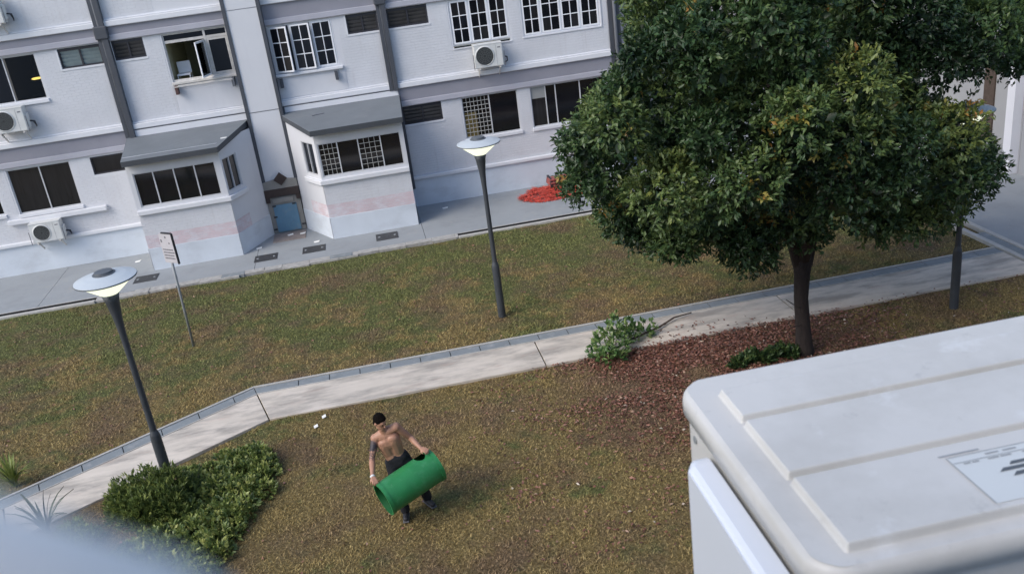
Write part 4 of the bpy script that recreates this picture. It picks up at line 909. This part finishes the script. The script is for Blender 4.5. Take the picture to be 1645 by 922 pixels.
def leafy(name, label, cat, loc, blobs, m, per, ln, wd, lo=.0, hi=.8, stems=0, up=.4, group=None, dens=1.0):
    """a plant of leaf clusters round the given blobs (centre, radii)"""
    t_ = thing(name, label, cat, loc, group); Cs, Ds, Ts = [], [], []
    for c, r_ in blobs:
        r_ = np.array(r_); n = int(per * dens * r_[0] * r_[1] * 60); d = unit(n); d[:, 2] = np.abs(d[:, 2]) * .9 + d[:, 2] * .1; q = np.array(c) + d * r_ * (rng.random(n) ** .35)[:, None]
        b = rng.uniform(lo, hi, n) + .1 * d[:, 2]; td = d + np.array([0, 0, up]) + unit(n) * .4
        for _ in range(5): Cs.append(q + unit(n) * .02); Ds.append(td + unit(n) * .9); Ts.append(np.clip(b + rng.normal(0, .08, n), 0, 1))
    C = np.concatenate(Cs); n = len(C); V, F, t = leaves(C, np.concatenate(Ds), rng.uniform(.7, 1.3, n) * ln, rng.uniform(.8, 1.2, n) * wd, np.concatenate(Ts)); V[:, 2] = np.maximum(V[:, 2], .0)
    np_mesh('foliage', V, F, m, t_, 'stuff', t); st = MB()
    for k in range(max(stems, 3)):
        c, r_ = random.choice(blobs); st.tube([(c[0] + random.uniform(-.3, .3) * r_[0], c[1] + random.uniform(-.3, .3) * r_[1], -.02), (c[0] + random.uniform(-.6, .6) * r_[0], c[1] + random.uniform(-.6, .6) * r_[1], c[2] + .5 * r_[2])], [.012, .005], 5)
    st.build('stems', 'twig', t_, kind='stuff'); return t_
leafy('trimmed_shrub', 'dense trimmed shrub of narrow leaves at the foot of the left lamp', 'shrub', (-4.6, 12.7, 0), [((-4.68, 12.75, .05), (.36, .34, .70)), ((-4.32, 12.8, .05), (.38, .38, .78)), ((-3.98, 12.85, .05), (.34, .34, .70)), ((-4.4, 12.5, .05), (.38, .30, .62)), ((-4.05, 12.55, .05), (.34, .30, .6))], SM, 95, .085, .011, .0, .75, 8, .8)
gcb = []
GC = [(-3.95, 13.55), (-3.4, 13.85), (-2.95, 14.05), (-2.6, 13.6), (-2.5, 13.1), (-2.75, 12.4), (-3.05, 11.7), (-3.35, 10.9), (-3.65, 10.2), (-4.6, 10.0), (-4.9, 11.4), (-4.2, 12.2), (-3.7, 12.7)]
random.seed(11); tries = 0
while len(gcb) < 120 and tries < 5000:
    tries += 1; x, y = random.uniform(-5, -2.55), random.uniform(10, 14.2)
    if inpoly(np.array([x]), np.array([y]), GC)[0] and all((x - b[0][0]) ** 2 + (y - b[0][1]) ** 2 > .03 for b in gcb): r_ = random.uniform(.16, .26); gcb.append(((x, y, 0), (r_, r_, random.uniform(.16, .34))))
leafy('creeping_shrub', 'low spreading bed of broad green leaves right of the trimmed shrub', 'ground cover', (-3.4, 12.5, 0), gcb, SM, 17, .085, .024, .05, .9, 20, .6)
leafy('small_bush', 'small bushy tuft beside the path in the lower left corner', 'shrub', (-5.35, 12.6, 0), [((-5.5, 12.5, 0), (.26, .24, .34)), ((-5.25, 12.35, 0), (.22, .2, .28)), ((-5.3, 12.05, 0), (.28, .24, .28))], SM, 50, .07, .012, .1, .75, 5, .8)
leafy('tree_seedlings', 'dark green seedlings at the foot of the big tree', 'seedlings', (6.2, 13.7, 0), [((5.75 + .17 * i, 13.62 + .05 * (i % 3), 0), (.16, .14, .22)) for i in range(7)], LM, 40, .09, .022, .1, .45, 5, .8)
# strap-leaved plants
def straps(name, label, loc, n, L, w, mt, seed):
    random.seed(seed); t_ = thing(name, label, 'plant', loc)
    for k in range(n):
        a = random.uniform(0, 2 * math.pi); l = L * random.uniform(.7, 1.1); lean = random.uniform(.15, .75); pv = []; mb = MB(); dx, dy = math.cos(a), math.sin(a)
        for i in range(6):
            s_ = i / 5; h = l * (s_ * (1 - .35 * lean) - .35 * lean * s_ ** 3); o_ = l * lean * (s_ ** 1.6); ww = w * (1 - s_ ** 2.2) + .002
            c = Vector((loc[0] + dx * (.03 + o_), loc[1] + dy * (.03 + o_), max(h, .0) + loc[2])); pv += [c + Vector((-dy * ww, dx * ww, .006)), c + Vector((0, 0, -.004)), c + Vector((dy * ww, -dx * ww, .006))]
        mb.add(pv, [f for i in range(5) for f in ((3 * i, 3 * i + 1, 3 * i + 4, 3 * i + 3), (3 * i + 1, 3 * i + 2, 3 * i + 5, 3 * i + 4))]); mb.build('leaf', mt, t_, smooth=True)
    return t_
M['strap'] = mat('dark strap leaf', (.05, .075, .04), .5, .25, 8); M['strapyellow'] = mat('yellow green strap leaf', (.16, .20, .045), .5, .35, 6)
straps('spiky_plant', 'dark spiky plant standing against the path in the lower left corner', (-6.0, 12.85, 0), 20, .85, .024, 'strap', 2)
straps('strappy_plant', 'yellow green strappy plant at the left edge beyond the path', (-7.0, 14.52, 0), 34, .7, .026, 'strapyellow', 4)
# fallen leafy branch on the path
fb = leafy('fallen_branch', 'fallen leafy branch lying across the path edge', 'branch', (3.9, 15.1, .05), [((3.72, 14.9, .08), (.40, .36, .66)), ((3.92, 15.2, .08), (.42, .36, .74)), ((4.35, 15.45, .07), (.34, .26, .40)), ((3.6, 14.70, .05), (.34, .26, .25)), ((4.7, 15.55, .07), (.24, .18, .22))], CM, 7, .11, .027, .0, 1.0, 0, .5)
MB().tube([(3.75, 14.85, .15), (4.3, 15.25, .13), (4.95, 15.6, .085), (5.35, 15.86, .10), (5.75, 15.97, .075)], [.02, .022, .022, .018, .012], 7).build('limb', 'twig', fb, smooth=True)
for q in (((4.6, 15.42, .11), (4.95, 15.38, .14)), ((4.95, 15.6, .09), (5.2, 15.62, .12)), ((4.3, 15.25, .12), (4.5, 15.6, .2))): MB().tube(q, [.009, .004], 5).build('twig', 'twig', fb)
# fallen leaves
n = 110000; x = rng.uniform(1.0, 12.5, n); y = rng.uniform(9.5, 15.6, n)
d = np.hypot((x - 5.4) / 1.35, (y - 13.9)); pr = np.clip(1.15 - d / 2.6, 0, 1) ** 1.2 + .35 * np.exp(-((y - 14.75) / .35) ** 2) * (x < 9.5) * (x > 1.5) + .05
pr *= (.55 + .6 * vnoise(x * 1.6, y * 1.6, 31)); onpath = (y > 15.0 - .0075 * (12.8 - x) * 0); pr = np.where(y > 15.02, pr * .06 * (x > 3.2) * (x < 7), pr); k = rng.random(n) < pr; x, y = x[k], y[k]; n = len(x)
z = np.where(y > 14.98, .040, lawn_z(x, y) + .012 + rng.random(n) * .03); a = rng.uniform(0, 2 * np.pi, n)
V, F, t = leaves(np.stack([x, y, z], 1), np.stack([np.cos(a), np.sin(a), rng.uniform(-.1, .35, n)], 1), rng.uniform(.04, .085, n), rng.uniform(.011, .021, n), np.clip(rng.normal(.48, .22, n), 0, 1), .3)
o = np_mesh('fallen_leaves', V, F, RM, None, 'stuff', t); o['label'] = 'reddish brown fallen leaves under the big tree'
n = 1500; x = rng.uniform(-10, 12, n); y = rng.uniform(9, 23, n); k = inpoly(x, y, VIEW_UP) | inpoly(x, y, VIEW_LO); x, y = x[k], y[k]; n = len(x); a = rng.uniform(0, 6.28, n)
V, F, t = leaves(np.stack([x, y, lawn_z(x, y) + .03], 1), np.stack([np.cos(a), np.sin(a), rng.uniform(-.1, .3, n)], 1), rng.uniform(.04, .08, n), rng.uniform(.012, .022, n), np.clip(rng.normal(.52, .2, n), 0, .9), .3)
o = np_mesh('scattered_leaves', V, F, RM, None, 'stuff', t); o['label'] = 'single dry leaves scattered over the lawns'

# ------------------------------------------------------------------ bin and man
BA, BB = Vector((-.722, 10.90, .635)), Vector((.09, 11.27, .79)); ax = (BB - BA).normalized()
b1 = ax.cross(Vector((0, 0, 1))).normalized(); b2 = b1.cross(ax).normalized()          # b2 points up, b1 towards the camera
if b1.y > 0: b1 = -b1
Lb = (BB - BA).length; rb = .245
bn = thing('litter_bin', 'green plastic litter bin shell with a hole held sideways by the man', 'bin', tuple(BA))
def bp(u, th, r_): return BA + ax * u + (b1 * math.cos(th) + b2 * math.sin(th)) * r_
nu, nth = 90, 144; mb = MB(); hole_u, hole_t, hu, ht = Lb - .17, R(106), .085, .50
def shell(r_, mb, flip):
    k = len(mb.v); 
    for i in range(nu + 1):
        for j in range(nth): mb.v.append(tuple(bp(Lb * i / nu, 2 * math.pi * j / nth, r_)))
    for i in range(nu):
        for j in range(nth):
            u = Lb * (i + .5) / nu; th = 2 * math.pi * (j + .5) / nth; dt = (th - hole_t + math.pi) % (2 * math.pi) - math.pi
            if ((u - hole_u) / hu) ** 2 + (dt / ht) ** 2 < 1: continue
            q = (k + i * nth + j, k + (i + 1) * nth + j, k + (i + 1) * nth + (j + 1) % nth, k + i * nth + (j + 1) % nth); mb.f.append(q[::-1] if flip else q)
shell(rb, mb, False); mb.build('shell', 'bin', bn, smooth=True)
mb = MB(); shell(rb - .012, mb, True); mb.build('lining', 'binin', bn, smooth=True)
for u0, u1, r0 in ((-.004, .05, rb + .010), (Lb - .05, Lb + .004, rb + .012)):
    mb = MB(); n = 64; k = 0
    for j in range(n):
        th = 2 * math.pi * j / n; mb.v += [tuple(bp(u0, th, rb - .014)), tuple(bp(u0, th, r0)), tuple(bp(u1, th, r0)), tuple(bp(u1, th, rb - .002))]
    for j in range(n):
        a, b = 4 * j, 4 * ((j + 1) % n); mb.f += [(a, b, b + 1, a + 1), (a + 1, b + 1, b + 2, a + 2), (a + 2, b + 2, b + 3, a + 3)]
    mb.build('rim', 'bin', bn, smooth=False)
mb = MB(); n = 40
for j in range(n): mb.v.append(tuple(bp(Lb - .02, 2 * math.pi * j / n, rb - .013)))
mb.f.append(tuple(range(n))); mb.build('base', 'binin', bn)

def remeshed(mb, name, m, parent, vox, sm=6, label=None):
    o = mb.build(name, m, parent); md = o.modifiers.new('r', 'REMESH'); md.mode = 'VOXEL'; md.voxel_size = vox; md.use_smooth_shade = True
    s_ = o.modifiers.new('s', 'SMOOTH'); s_.factor = .5; s_.iterations = sm
    dg = bpy.context.evaluated_depsgraph_get(); me = bpy.data.meshes.new_from_object(o.evaluated_get(dg)); o.modifiers.clear(); o.data = me
    me.polygons.foreach_set('use_smooth', [True] * len(me.polygons)); return o
mn = thing('person', 'shirtless man in black trousers bending to carry a green bin', 'person', (-.35, 11.4, 0))
V3 = Vector
hipc = V3((-.44, 11.52, .82)); waist = V3((-.475, 11.52, .98)); chest = V3((-.52, 11.47, 1.22)); neck = V3((-.545, 11.45, 1.395)); head = V3((-.585, 11.405, 1.585))
rsh, relb, rwr, rhd = V3((-.70, 11.48, 1.295)), V3((-.79, 11.36, 1.05)), V3((-.815, 11.06, .945)), V3((-.79, 10.96, .915))
lsh, lelb, lwr, lhd = V3((-.375, 11.43, 1.44)), V3((-.205, 11.50, 1.18)), V3((-.085, 11.28, 1.105)), V3((-.02, 11.20, 1.10))
rft, lft = V3((-.47, 11.30, .06)), V3((-.12, 11.50, .06)); rhip, lhip = V3((-.53, 11.52, .82)), V3((-.36, 11.53, .85)); rkn, lkn = V3((-.52, 11.38, .46)), V3((-.20, 11.47, .47))
sx = (lsh - rsh).normalized()
body = MB()
body.ball(hipc, (.165, .115, .13)); body.cap(hipc + V3((-.06, 0, .04)), waist + V3((-.055, 0, 0)), .105, .095); body.cap(hipc + V3((.06, 0, .04)), waist + V3((.055, 0, 0)), .105, .095)
body.cap(waist - sx * .06, chest - sx * .075, .095, .11); body.cap(waist + sx * .06, chest + sx * .075, .095, .11); body.ball(chest, (.155, .11, .15)); body.ball(chest + V3((-.005, 0, .09)), (.165, .088, .11), 14, 10)
for s_ in (-1, 1): body.ball(chest + sx * .075 * s_ + V3((0, -.072, .03)), (.078, .04, .055))
body.cap(rsh + sx * .03, lsh - sx * .03, .062, .062); body.cap(neck + V3((.01, .01, -.06)), head + V3((0, .02, -.05)), .062, .056)
body.cap(rsh + sx * .05 + V3((0, 0, .02)), neck + V3((0, .02, .0)), .05, .05); body.cap(lsh - sx * .05 + V3((0, 0, .02)), neck + V3((0, .02, .0)), .05, .05)
for sh, el, wr, hd, grip in ((rsh, relb, rwr, rhd, 0), (lsh, lelb, lwr, lhd, 1)):
    body.ball(sh, .067); body.cap(sh, (sh + el) / 2, .058, .053); body.cap((sh + el) / 2, el, .053, .042); body.cap(el, el.lerp(wr, .35), .044, .045); body.cap(el.lerp(wr, .35), wr, .045, .028)
    f = (hd - wr).normalized(); acr = ax.copy() if grip else b1.cross(V3((0, 0, 1))).normalized(); acr = (acr - f * acr.dot(f)).normalized(); dn = f.cross(acr); dn = dn if dn.z < 0 else -dn
    for k in range(4): body.cap(wr + f * .02 + acr * (k - 1.5) * .012, hd + acr * (k - 1.5) * .021, .018, .0145)
    for k, L_ in enumerate((.8, 1.0, .95, .72)):
        p0 = hd + acr * (k - 1.5) * .0235; p1 = p0 + (f * .030 + dn * .012) * L_; p2 = p1 + (f * .006 + dn * .028) * L_; p3 = p2 + (-f * .012 + dn * .018) * L_
        body.cap(p0, p1, .0105, .010, 8); body.cap(p1, p2, .010, .009, 8); body.cap(p2, p3, .009, .008, 8)
    th0 = wr + f * .03 - acr * .022 * (1 if grip else -1); p1 = th0 - acr * .03 * (1 if grip else -1) + f * .03 + dn * .012; p2 = p1 + f * .028 + dn * .02; body.cap(th0, p1, .014, .012, 8); body.cap(p1, p2, .012, .0095, 8)
# head turned to his left and down
fd = V3((.62, -.68, -.38)).normalized(); hs = fd.cross(V3((0.12, 0, 1))).normalized(); hu = hs.cross(fd).normalized()
rot = Matrix((hs, fd, hu)).transposed()
body.ball(head + hu * .015, (.074, .092, .10), 16, 12, rot); body.ball(head + fd * .022 - hu * .055, (.056, .066, .062), 14, 10, rot)
body.cap(head + fd * .09 + hu * .01, head + fd * .112 - hu * .022, .011, .016, 8); body.ball(head + fd * .085 - hu * .062, (.025, .012, .010), 8, 6, rot); body.ball(head + fd * .072 - hu * .098, (.03, .024, .022), 10, 7, rot)
body.ball(head + fd * .082 + hu * .026, (.05, .014, .010), 10, 6, rot)
for s_ in (-1, 1): body.ball(head + hs * .078 * s_ - fd * .005 - hu * .012, (.012, .022, .033), 8, 7, rot)
for hp, kn, ft in ((rhip, rkn, rft), (lhip, lkn, lft)): body.cap(hp, kn, .085, .055); body.cap(kn, ft + V3((0, 0, .03)), .055, .036)
sk = remeshed(body, 'body', 'skin', mn, .0062, 9)
for s_ in (-1, 1): MB().ball(head + hs * .031 * s_ + fd * .086 + hu * .006, .009, 8, 6).build('eye', 'hair', mn, smooth=True)
hb = MB(); hb.ball(head + hu * .040 - fd * .018, (.088, .098, .096), 16, 12, rot); hb.ball(head - fd * .045 - hu * .02, (.07, .055, .075), 14, 10, rot); hb.ball(head + hu * .085 + fd * .025, (.062, .062, .035), 12, 8, rot)
remeshed(hb, 'hair', 'hair', mn, .008, 3)
tb = MB(); tb.ball(hipc, (.178, .128, .135)); tb.cap(hipc + V3((-.055, 0, .06)), hipc + V3((.055, 0, .07)), .117, .117)
for hp, kn, ft in ((rhip, rkn, rft), (lhip, lkn, lft)): tb.cap(hp, kn, .108, .085); tb.cap(kn, ft + V3((0, .01, .05)), .085, .072)
remeshed(tb, 'trousers', 'trouser', mn, .012, 4)
for ft, dr in ((rft, V3((-.1, -1, 0))), (lft, V3((.45, -.9, 0)))):
    dr.normalize(); sh = MB(); sh.cap(V3((ft.x, ft.y, .05)) - dr * .05, V3((ft.x, ft.y, .045)) + dr * .13, .05, .042); o = remeshed(sh, 'shoe', 'shoe', mn, .008, 2)
    s2 = MB(); sd_ = V3((-dr.y, dr.x, 0)); s2.obox(V3((ft.x, ft.y, .012)) + dr * .04, dr * .135, sd_ * .046, (0, 0, .012)); s2.build('sole', 'sole', o, bevel=.01)
wd = (rhd - rwr).normalized(); MB().tube([rwr - wd * .004, rwr + wd * .022], .036, 16).build('wristband', 'paper', mn, smooth=True)
# tattoo inked on the right upper arm
n_ = M['skin'].node_tree; L_ = n_.links; geo = n_.nodes.new('ShaderNodeNewGeometry'); b_ = n_.nodes['Principled BSDF']
def dist_to(p, ra, rb_, amt=1.0):
    vm = n_.nodes.new('ShaderNodeVectorMath'); vm.operation = 'DISTANCE'; vm.inputs[1].default_value = p; L_.new(geo.outputs['Position'], vm.inputs[0])
    mr = n_.nodes.new('ShaderNodeMapRange'); mr.inputs['From Min'].default_value = ra; mr.inputs['From Max'].default_value = rb_; mr.inputs['To Min'].default_value = amt; mr.inputs['To Max'].default_value = 0; L_.new(vm.outputs['Value'], mr.inputs['Value']); return mr.outputs[0]
tn = n_.nodes.new('ShaderNodeTexNoise'); tn.inputs['Scale'].default_value = 38; tn.inputs['Detail'].default_value = 3; L_.new(geo.outputs['Position'], tn.inputs['Vector'])
tm = n_.nodes.new('ShaderNodeMapRange'); tm.inputs['From Min'].default_value = .36; tm.inputs['From Max'].default_value = .52; L_.new(tn.outputs[0], tm.inputs['Value'])
def m2(op, a, b): x = n_.nodes.new('ShaderNodeMath'); x.operation = op; x.use_clamp = True; L_.new(a, x.inputs[0]); L_.new(b, x.inputs[1]); return x.outputs[0]
mask = m2('ADD', dist_to(rsh.lerp(relb, .28) + V3((-.03, -.03, 0)), .06, .085, .92), m2('MULTIPLY', dist_to(rsh.lerp(relb, .75), .10, .14, .75), tm.outputs[0]))
mx = n_.nodes.new('ShaderNodeMix'); mx.data_type = 'RGBA'; L_.new(b_.inputs['Base Color'].links[0].from_socket, mx.inputs['A']); mx.inputs['B'].default_value = (.035, .03, .04, 1); L_.new(mask, mx.inputs['Factor']); L_.new(mx.outputs['Result'], b_.inputs['Base Color'])

# ------------------------------------------------------------------ the near condenser and the window frame by the lens
rzA = R(-.7); OA = Vector((.276, .513, 6.70))
nc = thing('near_condenser', 'large white condenser unit close to the camera seen from above', 'air conditioner', tuple(OA), None, 0)
wA, dA, hA = .95, .335, .80
def la(x, y, z): return Vector((OA.x + x * math.cos(rzA) - y * math.sin(rzA), OA.y + x * math.sin(rzA) + y * math.cos(rzA), OA.z + z))
def rrect(x0, x1, y0, y1, r_, n=6):
    out = []
    for cx, cy, a0 in ((x1 - r_, y1 - r_, 0), (x0 + r_, y1 - r_, 90), (x0 + r_, y0 + r_, 180), (x1 - r_, y0 + r_, 270)):
        for k in range(n + 1): a = R(a0 + 90 * k / n); out.append((cx + r_ * math.cos(a), cy + r_ * math.sin(a)))
    return out
# casing below the lid
o2 = rrect(.005, wA - .005, .005, dA - .005, .036); mb = MB(); mb.v = [tuple(la(x, y, 0)) for x, y in o2] + [tuple(la(x, y, hA - .020)) for x, y in o2]; n = len(o2)
mb.f = [(i, (i + 1) % n, n + (i + 1) % n, n + i) for i in range(n)] + [tuple(range(n - 1, -1, -1)), tuple(range(n, 2 * n))]; mb.build('casing', 'acfore', nc)
# lid: rounded skirt, then a pressed top with raised panels
def prof(t): return t
rings = []
for inset, z in ((.0045, hA - .0245), (0, hA - .024), (0, hA - .010), (.0012, hA - .005), (.0035, hA - .0018), (.007, hA)): rings.append([(x, y, z) for x, y in rrect(inset, wA - inset, inset, dA - inset, .036 - inset * .5)])
mb = MB(); n = len(rings[0])
for r_ in rings: mb.v += [tuple(la(*p)) for p in r_]
for k in range(len(rings) - 1): mb.f += [(k * n + i, k * n + (i + 1) % n, (k + 1) * n + (i + 1) % n, (k + 1) * n + i) for i in range(n)]
mb.build('lid_skirt', 'acfore', nc, smooth=True)
xs = np.concatenate([np.linspace(.007, .06, 60), np.linspace(.063, wA - .05, 90), np.linspace(wA - .048, wA - .007, 30)]); ys = np.linspace(.007, dA - .007, 420)
gx, gy = np.meshgrid(xs, ys); Zt = np.zeros_like(gx)
def sst(a, b, v): t = np.clip((v - a) / (b - a), 0, 1); return t * t * (3 - 2 * t)
for y0, y1 in ((.022, .1190), (.1260, .2220), (.2290, .288)):
    m_ = sst(.034, .0375, gx) * (1 - sst(wA - .0375, wA - .034, gx)) * sst(y0 - .0018, y0 + .0018, gy) * (1 - sst(y1 - .0018, y1 + .0018, gy)); Zt = np.maximum(Zt, m_ * .0078)
rx = .029; cxr = np.clip(gx, .036, wA - .036); cyr = np.clip(gy, .036, dA - .036); out_ = np.hypot(gx - cxr, gy - cyr) > rx + .0008
Vt = np.stack([gx.ravel(), gy.ravel(), (hA + Zt).ravel()], 1); c_, s_ = math.cos(rzA), math.sin(rzA)
Vt = np.stack([OA.x + Vt[:, 0] * c_ - Vt[:, 1] * s_, OA.y + Vt[:, 0] * s_ + Vt[:, 1] * c_, OA.z + Vt[:, 2]], 1)
ny, nx = gx.shape; ii = (np.arange(ny - 1)[:, None] * nx + np.arange(nx - 1)[None]).ravel(); F = np.stack([ii, ii + 1, ii + nx + 1, ii + nx], 1); F = F[~out_.ravel()[F].all(1)]
np_mesh('lid_top', Vt, F, M['acfore'], nc, smooth=True)
# service cover on the left end
co = []
for x, y in rrect(0, .25, 0, .50, .03): co.append((x, y))
mb = MB(); n = len(co)
for inset, o_ in ((0, 0), (0, .034), (.004, .041), (.010, .044)):
    for u, v in co:
        uu = .125 + (u - .125) * (1 - inset * 4); vv = .25 + (v - .25) * (1 - inset * 2.2); mb.v.append(tuple(la(-o_ * (.30 + .55 * (1 - ((uu - .125) / .125) ** 2)) - .001, (.018 + uu * .92), hA - .532 + vv)))
for k in range(3): mb.f += [(k * n + i, (k + 1) * n + i, (k + 1) * n + (i + 1) % n, k * n + (i + 1) % n) for i in range(n)]
mb.f.append(tuple(range(3 * n, 4 * n))); mb.build('service_cover', 'acplastic', nc, bevel=.003)
mb = MB(); mb.add([tuple(la(x, y, z)) for x, y, z in ((-.0315, .205, .60), (-.0315, .207, .645), (-.0372, .165, .60))], [(0, 1, 2)]); mb.build('cover_grip', 'inkpale', nc)
for y, z in ((.282, hA - .045), (.014, hA - .045)):
    mb = MB(); mb.tube([la(.010, y, z), la(.0032, y, z)], .0042, 10); mb.build('screw', 'galv', nc)
# label sticker
mb = MB(); z = hA + .0082; mb.add([tuple(la(x, y, z)) for x, y in ((.170, .030), (.330, .030), (.330, .098), (.170, .098))], [(0, 1, 2, 3)]); o = mb.build('label_sticker', 'sticker', nc)
def printed(x0, x1, y0, y1, m, dz=.0004, sh=0): MB().add([tuple(la(x, y, z + dz)) for x, y in ((x0, y0), (x1, y0), (x1 + sh, y1), (x0 + sh, y1))], [(0, 1, 2, 3)]).build('print', m, o)
printed(.166, .205, .1012, .1032, 'inkpale', 0.0001); printed(.172, .330, .0975, .0983, 'inkpale'); printed(.172, .330, .0885, .0893, 'inkpale'); printed(.170, .1712, .030, .098, 'inkpale')
random.seed(8); x = .205
for x0 in (.205, .222, .246, .262, .284, .305): printed(x0, x0 + .013, .0925, .0945, 'inkpale')
for x0 in (.180, .188, .203, .215, .236, .252, .275): printed(x0, x0 + .0065 + .004 * (x0 > .2), .0855, .0872, 'inkpale')
printed(.200, .245, .066, .0705, 'ink', .0004, .006); printed(.207, .25, .058, .063, 'ink', .0004, .006); printed(.214, .26, .073, .077, 'ink', .0004, .004)
for y in (.05, .29):
    MB().obox(la(.14, y, -.02), V3((0.02, 0, 0)), V3((0, .03, 0)), V3((0, 0, .02))).build('foot', 'galv', nc)
for x in (.16, .8): MB().obox(la(x, -.40, -.06), V3((.02, 0, 0)), V3((0, .78, 0)), V3((0, 0, .02))).build('bracket', 'galv', nc)
wf = MB()
P_ = [(-.30, .0905, 7.909), (-.10, .0945, 7.9370), (-.064, .0958, 7.9370), (-.042, .0950, 7.9205), (-.020, .0935, 7.895), (-.002, .09, 7.80)]
wf.tube([(.30 * x, .30 * y, 8 + .30 * (z - 8)) for x, y, z in P_], .0042, 12)
o = wf.build('window_frame', 'ledgeout', smooth=True, label='out of focus pale grey window frame corner at the lower left', cat='window frame')
